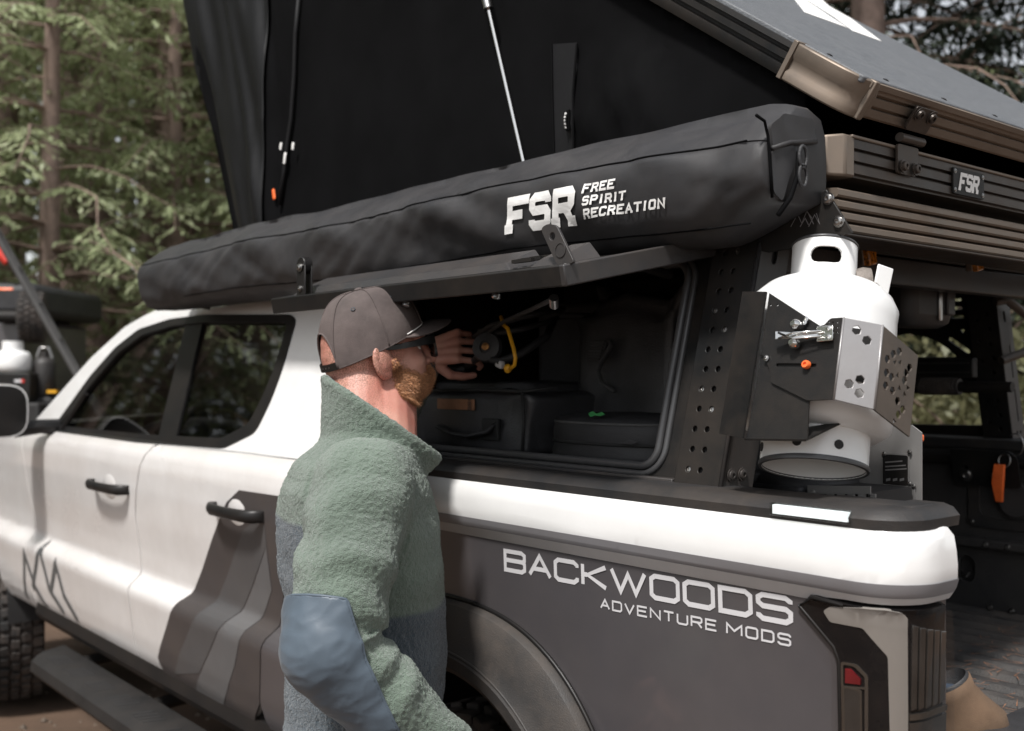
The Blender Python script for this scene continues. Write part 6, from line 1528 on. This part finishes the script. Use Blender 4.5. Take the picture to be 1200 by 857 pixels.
# ================================================================== NEIGHBOURING CAMP TRAILER (far left)
def far(px,py,t): return CAM+_ray(px,py)*t
er=Vector((RT[0],RT[1],0)); ef=Vector((FW[0],FW[1],0)); RQ=Matrix((er,ef,bU)).transposed()
o8=far(0,440,8.2); o8.z=0
def q8(r,f,z): return o8+er*r+ef*f+bU*z
ctr=thing('camp_trailer',q8(-1.1,.6,0),'dark off road camp trailer with folded tent and red trimmed cover','trailer')
g=G(); g.box(q8(-1.30,.75,1.35),(2.85,1.3,1.35),RQ); g.obj('trailer_body','wrap_dark',ctr,30,.05)
g=G(); g.box(q8(-1.25,.75,2.17),(3.0,1.4,.26),RQ); g.obj('folded_tent','bag_black',ctr,30,.06)
g=G(); g.box(q8(-.03,.10,2.24),(.24,.10,.045),RQ); g.obj('orange_band','orange_paint',ctr,30,.02)
g=G(); g.tube([q8(-.5,.0,3.1),q8(.06,.0,2.45)],.035,8); g.obj('red_pole','red_print',ctr)
g=G(); g.box(q8(-1.1,.6,.62),(2.6,1.1,.12),RQ); g.obj('trailer_frame','interior',ctr)
for f_ in (.0,1.35):
    c0=q8(-1.3,f_,.38); g=G(); g.lathe([(.20,-.11),(.34,-.12),(.38,-.09),(.38,.09),(.34,.12),(.20,.11)],c0,ef,36); w_=g.obj('wheel','rubber',ctr,40); g=G(); g.lathe([(.21,-.08),(.20,.06),(.05,.08),(.001,.08)],c0,-ef,24); g.obj('rim','powder_grey',w_,40)
g=G(); g.tube([q8(-2.6,.6,.5),q8(-3.6,.6,.45)],.05,8); g.obj('drawbar','interior',ctr)
ld=thing('tent_ladder',q8(.6,-.25,1.0),'grey aluminium ladder leaning from the trailer tent','ladder')
a=far(-12,255,7.9); b=far(92,436,7.9); dn=(b-a).normalized(); b=b+dn*1.55; b.z=max(b.z,.02)
for k in (0,1):
    s_=(er*.30-ef*.30)*k*.35-ef*.22*k
    g=G(); g.tube([a+s_,b+s_],.024,8); g.obj('ladder_rail','interior_grey',ld,60)
for k in range(9):
    p=a.lerp(b,.05+.105*k); g=G(); g.tube([p,p+(er*.30-ef*.30)*.35-ef*.22],.016,8); g.obj('rung','interior_grey',ld)
stp=thing('spare_tyre',far(40,372,8.3),'muddy spare tyre hung at the trailer corner behind the ladder','tyre')
c0=far(38,372,8.3); g=G(); g.lathe([(.09,-.09),(.15,-.10),(.185,-.085),(.19,-.06),(.19,.06),(.185,.085),(.15,.10),(.09,.09)],c0,er*.9+ef*.3,32); g.obj('tyre_carcass','rubber',stp,50)
lg=G(); ax_=(er*.9+ef*.3).normalized(); qq=ax_.to_track_quat('Z','Y').to_matrix()
for i in range(26):
    for j in range(4):
        a_=2*math.pi*(i+.5*(j%2))/26; m_=qq@Matrix.Rotation(a_,3,'Z'); lg2=G(); lg2.box((0,0,0),(.02,.034,.036)); lg.add([c0+m_@(Vector((.19,0,-.066+.044*j))+Vector(p)) for p in lg2.v],lg2.f)
t_=lg.obj('tread','rubber',stp,0); t_['kind']='stuff'
g=G(); g.cyl(c0-ax_*.25,c0+ax_*.02,.05); g.obj('tyre_carrier','powder_black',stp)
wt_=thing('white_gas_bottle',far(16,438,7.95),'squat white gas bottle on the dark case beside the trailer','gas cylinder')
c0=far(15,437,7.95); g=G(); g.lathe([(.10,0),(.125,.02),(.13,.05),(.13,.12),(.11,.155),(.075,.165),(.072,.235),(.066,.235),(.064,.165),(.001,.165)],c0,bU,28); g.obj('bottle_body','tank_white',wt_,50)
g=G(); g.tube([c0+bU*.17,c0+bU*.215],.022,10); g.tube([c0+bU*.205-er*.03,c0+bU*.205+er*.03],.012,8); g.obj('bottle_valve','interior',wt_)
cs_=thing('black_case',far(10,470,7.9),'black plastic case with small red and white mark under the gas bottle','case')
c1=far(13,437,7.9); g=G(); g.box(c1+ef*.06-bU*.11,(.34,.26,.22),RQ); g.obj('case_body','powder_black',cs_,30,.01)
for r_,z_,w2,m_ in ((.085,-.06,.05,'letter_silver'),(.12,-.06,.02,'red_print'),(-.06,-.165,.16,'letter_silver'),(.02,-.165,.05,'red_print')):
    g=G(); g.box(c1+er*r_+bU*z_-ef*.072,(w2,.006,.022),RQ); g.obj('case_mark',m_,cs_)
# stand for the case
g=G(); g.box(c1+ef*.10-bU*((c1.z-.22)/2+.22),(.5,.4,c1.z-.22),RQ); cst=g.obj('storage_bench','interior',cs_,30,.02)
dr=thing('black_drum',far(52,430,8.0),'black water drum with handle beside the white gas bottle','drum')
c2=far(52,465,8.05); g=G(); g.lathe([(.07,0),(.085,.02),(.085,.25),(.07,.28),(.03,.30),(.03,.34),(.001,.34)],c2,bU,24); g.obj('drum_body','black_plastic',dr,50)
g=G(); g.tube([c2+bU*.29-er*.06,c2+bU*.37-er*.03,c2+bU*.37+er*.03,c2+bU*.29+er*.06],.012,8); g.obj('drum_handle','bolt',dr,60)
g=G(); g.box(c2-bU*(c2.z/2)+ef*.02,(.22,.25,c2.z-.004),RQ); g.obj('drum_stand','interior',dr,30,.02)
g=G(); g.box(far(62,459,7.95),(.07,.05,.02),RQ); g.obj('drum_tag','yellow_plastic',dr)
# ================================================================== TREES
def leaf_mat(name,c1,c2,c3):
    m=bpy.data.materials.new(name); m.use_nodes=True; n=m.node_tree; n.nodes.clear(); L=n.links.new
    tc=n.nodes.new('ShaderNodeTexCoord'); nz=n.nodes.new('ShaderNodeTexNoise'); nz.inputs['Scale'].default_value=1.3; nz.inputs['Detail'].default_value=6; nz.inputs['Roughness'].default_value=.7; L(tc.outputs['Object'],nz.inputs['Vector'])
    r=n.nodes.new('ShaderNodeValToRGB'); e=r.color_ramp.elements; e[0].position=.32; e[0].color=(*c1,1); e[1].position=.68; e[1].color=(*c3,1); k=e.new(.5); k.color=(*c2,1); L(nz.outputs['Fac'],r.inputs[0])
    d=n.nodes.new('ShaderNodeBsdfDiffuse'); t=n.nodes.new('ShaderNodeBsdfTranslucent'); L(r.outputs[0],d.inputs[0]); L(r.outputs[0],t.inputs[0])
    gl=n.nodes.new('ShaderNodeBsdfGlossy'); gl.inputs['Roughness'].default_value=.5; gl.inputs[0].default_value=(.35,.38,.36,1)
    mx=n.nodes.new('ShaderNodeMixShader'); mx.inputs[0].default_value=.45; m2=n.nodes.new('ShaderNodeMixShader'); m2.inputs[0].default_value=.06; o=n.nodes.new('ShaderNodeOutputMaterial')
    L(d.outputs[0],mx.inputs[1]); L(t.outputs[0],mx.inputs[2]); L(mx.outputs[0],m2.inputs[1]); L(gl.outputs[0],m2.inputs[2]); L(m2.outputs[0],o.inputs[0]); MT[name]=m
leaf_mat('needles_pale',(.23,.27,.14),(.38,.43,.24),(.52,.54,.37))
leaf_mat('needles_mid',(.19,.225,.115),(.31,.35,.19),(.45,.45,.30))
leaf_mat('needles_dark',(.022,.032,.024),(.036,.048,.034),(.06,.068,.045))
leaf_mat('leaves_olive',(.10,.105,.05),(.17,.165,.085),(.24,.22,.13))
def conifer(seed,H,base,spread,dens=1.0,lean=.0,droop=.25):
    """-> trunk mesh, limb mesh, crown mesh"""
    rr=random.Random(seed); tr=G(); li=G(); cr=G()
    pts=[Vector((lean*(z/H)**2+.05*noise.noise((z*.3,seed,0)),.05*noise.noise((z*.3,seed,7)),z)) for z in [H*k/14 for k in range(15)]]
    tr.tube(pts,[.19*(1-.93*k/14)*(H/14)+.012+(.06 if k==0 else 0) for k in range(15)],10)
    z=base
    def tp(z): 
        k=min(13,int(z/H*14)); t=z/H*14-k; return pts[k].lerp(pts[k+1],t)
    while z<H*.985:
        fr=(z-base)/(H-base); 
        for b_ in range(rr.choice((3,4,4,5))):
            az=rr.uniform(0,6.283); L_=spread*((1-fr)**.75)*rr.uniform(.55,1.1)+.15
            if fr<.12: L_*=rr.uniform(.35,1)
            d=Vector((math.cos(az),math.sin(az),0)); p=tp(z+rr.uniform(-.1,.1)*0); n=6; P=[]
            for k in range(n+1):
                s_=k/n; P.append(p+d*L_*s_+Vector((0,0,L_*(.18*s_-(droop+.22)*s_*s_)))+Vector((rr.uniform(-.03,.03),rr.uniform(-.03,.03),rr.uniform(-.03,.03)))*s_*L_)
            li.tube(P,[.026*(1-.85*k/n)*(L_/spread)**.5 for k in range(n+1)],4,False)
            m=max(3,int(L_/.13*dens))
            for j in range(m):
                s_=.22+.78*(j+rr.random())/m; k=min(n-1,int(s_*n)); q=P[k].lerp(P[k+1],s_*n-k); t=(P[k+1]-P[k]).normalized(); sd_=t.cross(Vector((0,0,1))).normalized()
                for sg in (-1,1):
                    tl=(.16+.34*(1-s_))*rr.uniform(.6,1.2)*min(1.3,spread/2.2); dirn=(t*.55+sd_*sg*.8+Vector((0,0,-rr.uniform(.05,.45)))).normalized()
                    nb=6 if tl<.25 else 10
                    for bb in range(nb):
                        c0=q+dirn*tl*(bb+.4)/nb; l=rr.uniform(.05,.11); w_=l*rr.uniform(.15,.27)
                        dd_=(dirn+Vector((rr.uniform(-.7,.7),rr.uniform(-.7,.7),rr.uniform(-.6,.25)))).normalized(); u=dd_.cross(Vector((rr.uniform(-.4,.4),rr.uniform(-.4,.4),1))).normalized()
                        cr.add([c0-dd_*l*.2,c0+u*w_+dd_*l*.4,c0+dd_*l,c0-u*w_+dd_*l*.4],[(0,1,2,3)])
        z+=rr.uniform(.16,.34)/dens**.5*(1+.6*fr)
    return mesh_of(tr.v,tr.f),mesh_of(li.v,li.f),mesh_of(cr.v,cr.f)
KIND={}
for key,args,m_ in (('pale',(1,9.5,1.2,2.9,.8,.2,.30),'needles_pale'),('mid',(2,15,2.6,2.6,.75,-.2,.28),'needles_mid'),('tall',(3,17,5.2,2.4,.6,.3,.2),'needles_mid'),('dark',(4,14,2.2,2.8,.9,.1,.32),'needles_dark')):
    a,b,c_=conifer(*args)
    a.name='trunk'; b.name='limbs'; c_.name='crown'
    for me,mm in ((a,'bark'),(b,'twig'),(c_,m_)):
        me.materials.append(MT[mm]); me.polygons.foreach_set('use_smooth',[mm=='bark']*len(me.polygons))
    KIND[key]=(a,b,c_)
def tree(key,az,dist,rz,sc,label,group):
    x=CAM.x+math.cos(R(az))*dist; y=CAM.y+math.sin(R(az))*dist
    e=bpy.data.objects.new('conifer_tree',None); COL.objects.link(e); e.location=(x,y,gz(x,y)-.05); e.rotation_euler=(0,0,R(rz)); e.scale=(sc,)*3
    for nm,me in zip(('trunk','limbs','crown'),KIND[key]):
        o=bpy.data.objects.new(nm,me); COL.objects.link(o); o.parent=e
        if nm=='limbs': o['kind']='stuff'
    tag(e,label,'tree',group); return e
LB={'pale':('pale green conifer with drooping sprays standing in the woods','pale conifers'),'mid':('mid green conifer with brown limbs standing in the woods','mid green conifers'),'tall':('tall conifer with long bare trunk below its crown','bare trunked conifers'),'dark':('dark needled conifer against the pale sky','dark conifers')}
TL=[('pale',163.5,11,20,.92),('pale',157.5,12.5,140,1.0),('pale',169,12,250,1.0),('mid',161,14.5,80,1.0),('tall',157.9,13.6,10,.9),('tall',158.6,15.5,200,1.05),('tall',165.5,15,300,1.0),('mid',153.5,14,33,1.05),('tall',162.6,18,110,1.0),('mid',156.6,19,45,1.15),('tall',155.2,17,210,1.1),('mid',171.5,15,99,1.0),('tall',157.6,23,20,1.2),('mid',150,17,70,1.1),('pale',146,14,200,.9),('mid',141,18,15,1.0),('mid',135,16,123,1.0),('tall',168,22,15,1.2),
    ('dark',121.5,9.6,30,1.0),('dark',112.5,11.5,160,1.0),('dark',122,13,280,.9),('mid',127,19,60,1.0),('dark',107,10,100,1.0),('pale',115,17,10,.62),('pale',119.5,15,220,.5),('mid',122.5,21,200,.8),
    ('mid',80,16,45,1.1),('mid',196,11,70,1.0),('dark',203,13,20,1.0),('mid',210,11,140,1.0),('tall',216,15,140,1.0),('dark',190,16,140,1.0),('dark',222,14,40,1.0),('mid',30,17,140,1.0)]
for k,az,d_,rz,sc in TL: tree(k,az,d_,rz,sc,LB[k][0],LB[k][1])
# undergrowth: leafy shrubs one can tell apart
def shrub_mesh(seed,n=6400):
    rr=random.Random(seed); g=G(); st=G()
    for k in range(16):
        az=rr.uniform(0,6.28); L_=rr.uniform(.5,1.15); P=[Vector((math.cos(az)*L_*.75*s_,math.sin(az)*L_*.75*s_,L_*1.1*s_*(1.25-.45*s_))) for s_ in (0,.25,.5,.75,1)]; st.tube(P,[.014,.011,.008,.005,.002],4,False)
        for j in range(n//16):
            s_=rr.uniform(.25,1.0)*4; i=min(3,int(s_)); p=P[i].lerp(P[i+1],s_-i)+Vector([rr.gauss(0,.11) for _ in range(3)]); d=Vector([rr.gauss(0,1) for _ in range(3)]).normalized(); u=d.cross(Vector([rr.gauss(0,1) for _ in range(3)])).normalized(); l=rr.uniform(.012,.034)
            g.add([p-d*l,p+u*l*.5,p+d*l,p-u*l*.5],[(0,1,2,3)])
    return mesh_of(st.v,st.f),mesh_of(g.v,g.f)
SH=[]
for sd in (1,2):
    a,b=shrub_mesh(sd); a.materials.append(MT['twig']); b.materials.append(MT['leaves_olive']); SH.append((a,b))
for i,(az,d_,sc) in enumerate(((121,9,1.5),(118.5,10.5,1.7),(116,8.5,1.5),(114,9.5,1.9),(112,8,1.8),(124,11,1.6),(119.5,13,2.0),(163,9.5,1.1),(160,10.5,1.3),(166.5,9,.9),(156.5,11,1.4),(169,10.5,1.5),(129,12,1.6),(138,13,1.6),(147,12,1.5),(115,13,2.2),(122,8.2,1.2))):
    x=CAM.x+math.cos(R(az))*d_; y=CAM.y+math.sin(R(az))*d_; e=bpy.data.objects.new('shrub',None); COL.objects.link(e); e.location=(x,y,gz(x,y)); e.rotation_euler=(0,0,i*1.7); e.scale=(sc,)*3
    for nm,me in zip(('stems','foliage'),SH[i%2]):
        o=bpy.data.objects.new(nm,me); COL.objects.link(o); o.parent=e; o['kind']='stuff'
    tag(e,'loose olive leaved shrub growing at the edge of the woods','shrub','shrubs at the woods edge')
# the wood beyond reads as one mass
g=G(); rr=random.Random(77)
for i in range(42000):
    az=R(rr.uniform(95,235)); d_=rr.uniform(26,40); h=rr.uniform(0,1)**.85*(19 if az>R(138) else 9); p=Vector((CAM.x+math.cos(az)*d_,CAM.y+math.sin(az)*d_,h-.3))
    dd_=Vector([rr.gauss(0,1) for _ in range(3)]).normalized(); u=dd_.cross(Vector([rr.gauss(0,1) for _ in range(3)])).normalized(); l=rr.uniform(.15,.5)
    g.add([p-dd_*l,p+u*l*.45,p+dd_*l,p-u*l*.45],[(0,1,2,3)])
fo=g.obj('far_woods','needles_mid',None,0); tag(fo,'dense far woodland closing the view behind the nearer trees','woodland'); fo['kind']='stuff'
g=G()
for i in range(90):
    az=R(rr.uniform(140,200)); d_=rr.uniform(24,42); x=CAM.x+math.cos(az)*d_; y=CAM.y+math.sin(az)*d_; g.tube([(x,y,-.3),(x+rr.uniform(-.3,.3),y+rr.uniform(-.3,.3),18)],[.2,.06],6)
fo=g.obj('far_trunks','bark',None,60); tag(fo,'many thin trunks of the far woodland','woodland'); fo['kind']='stuff'
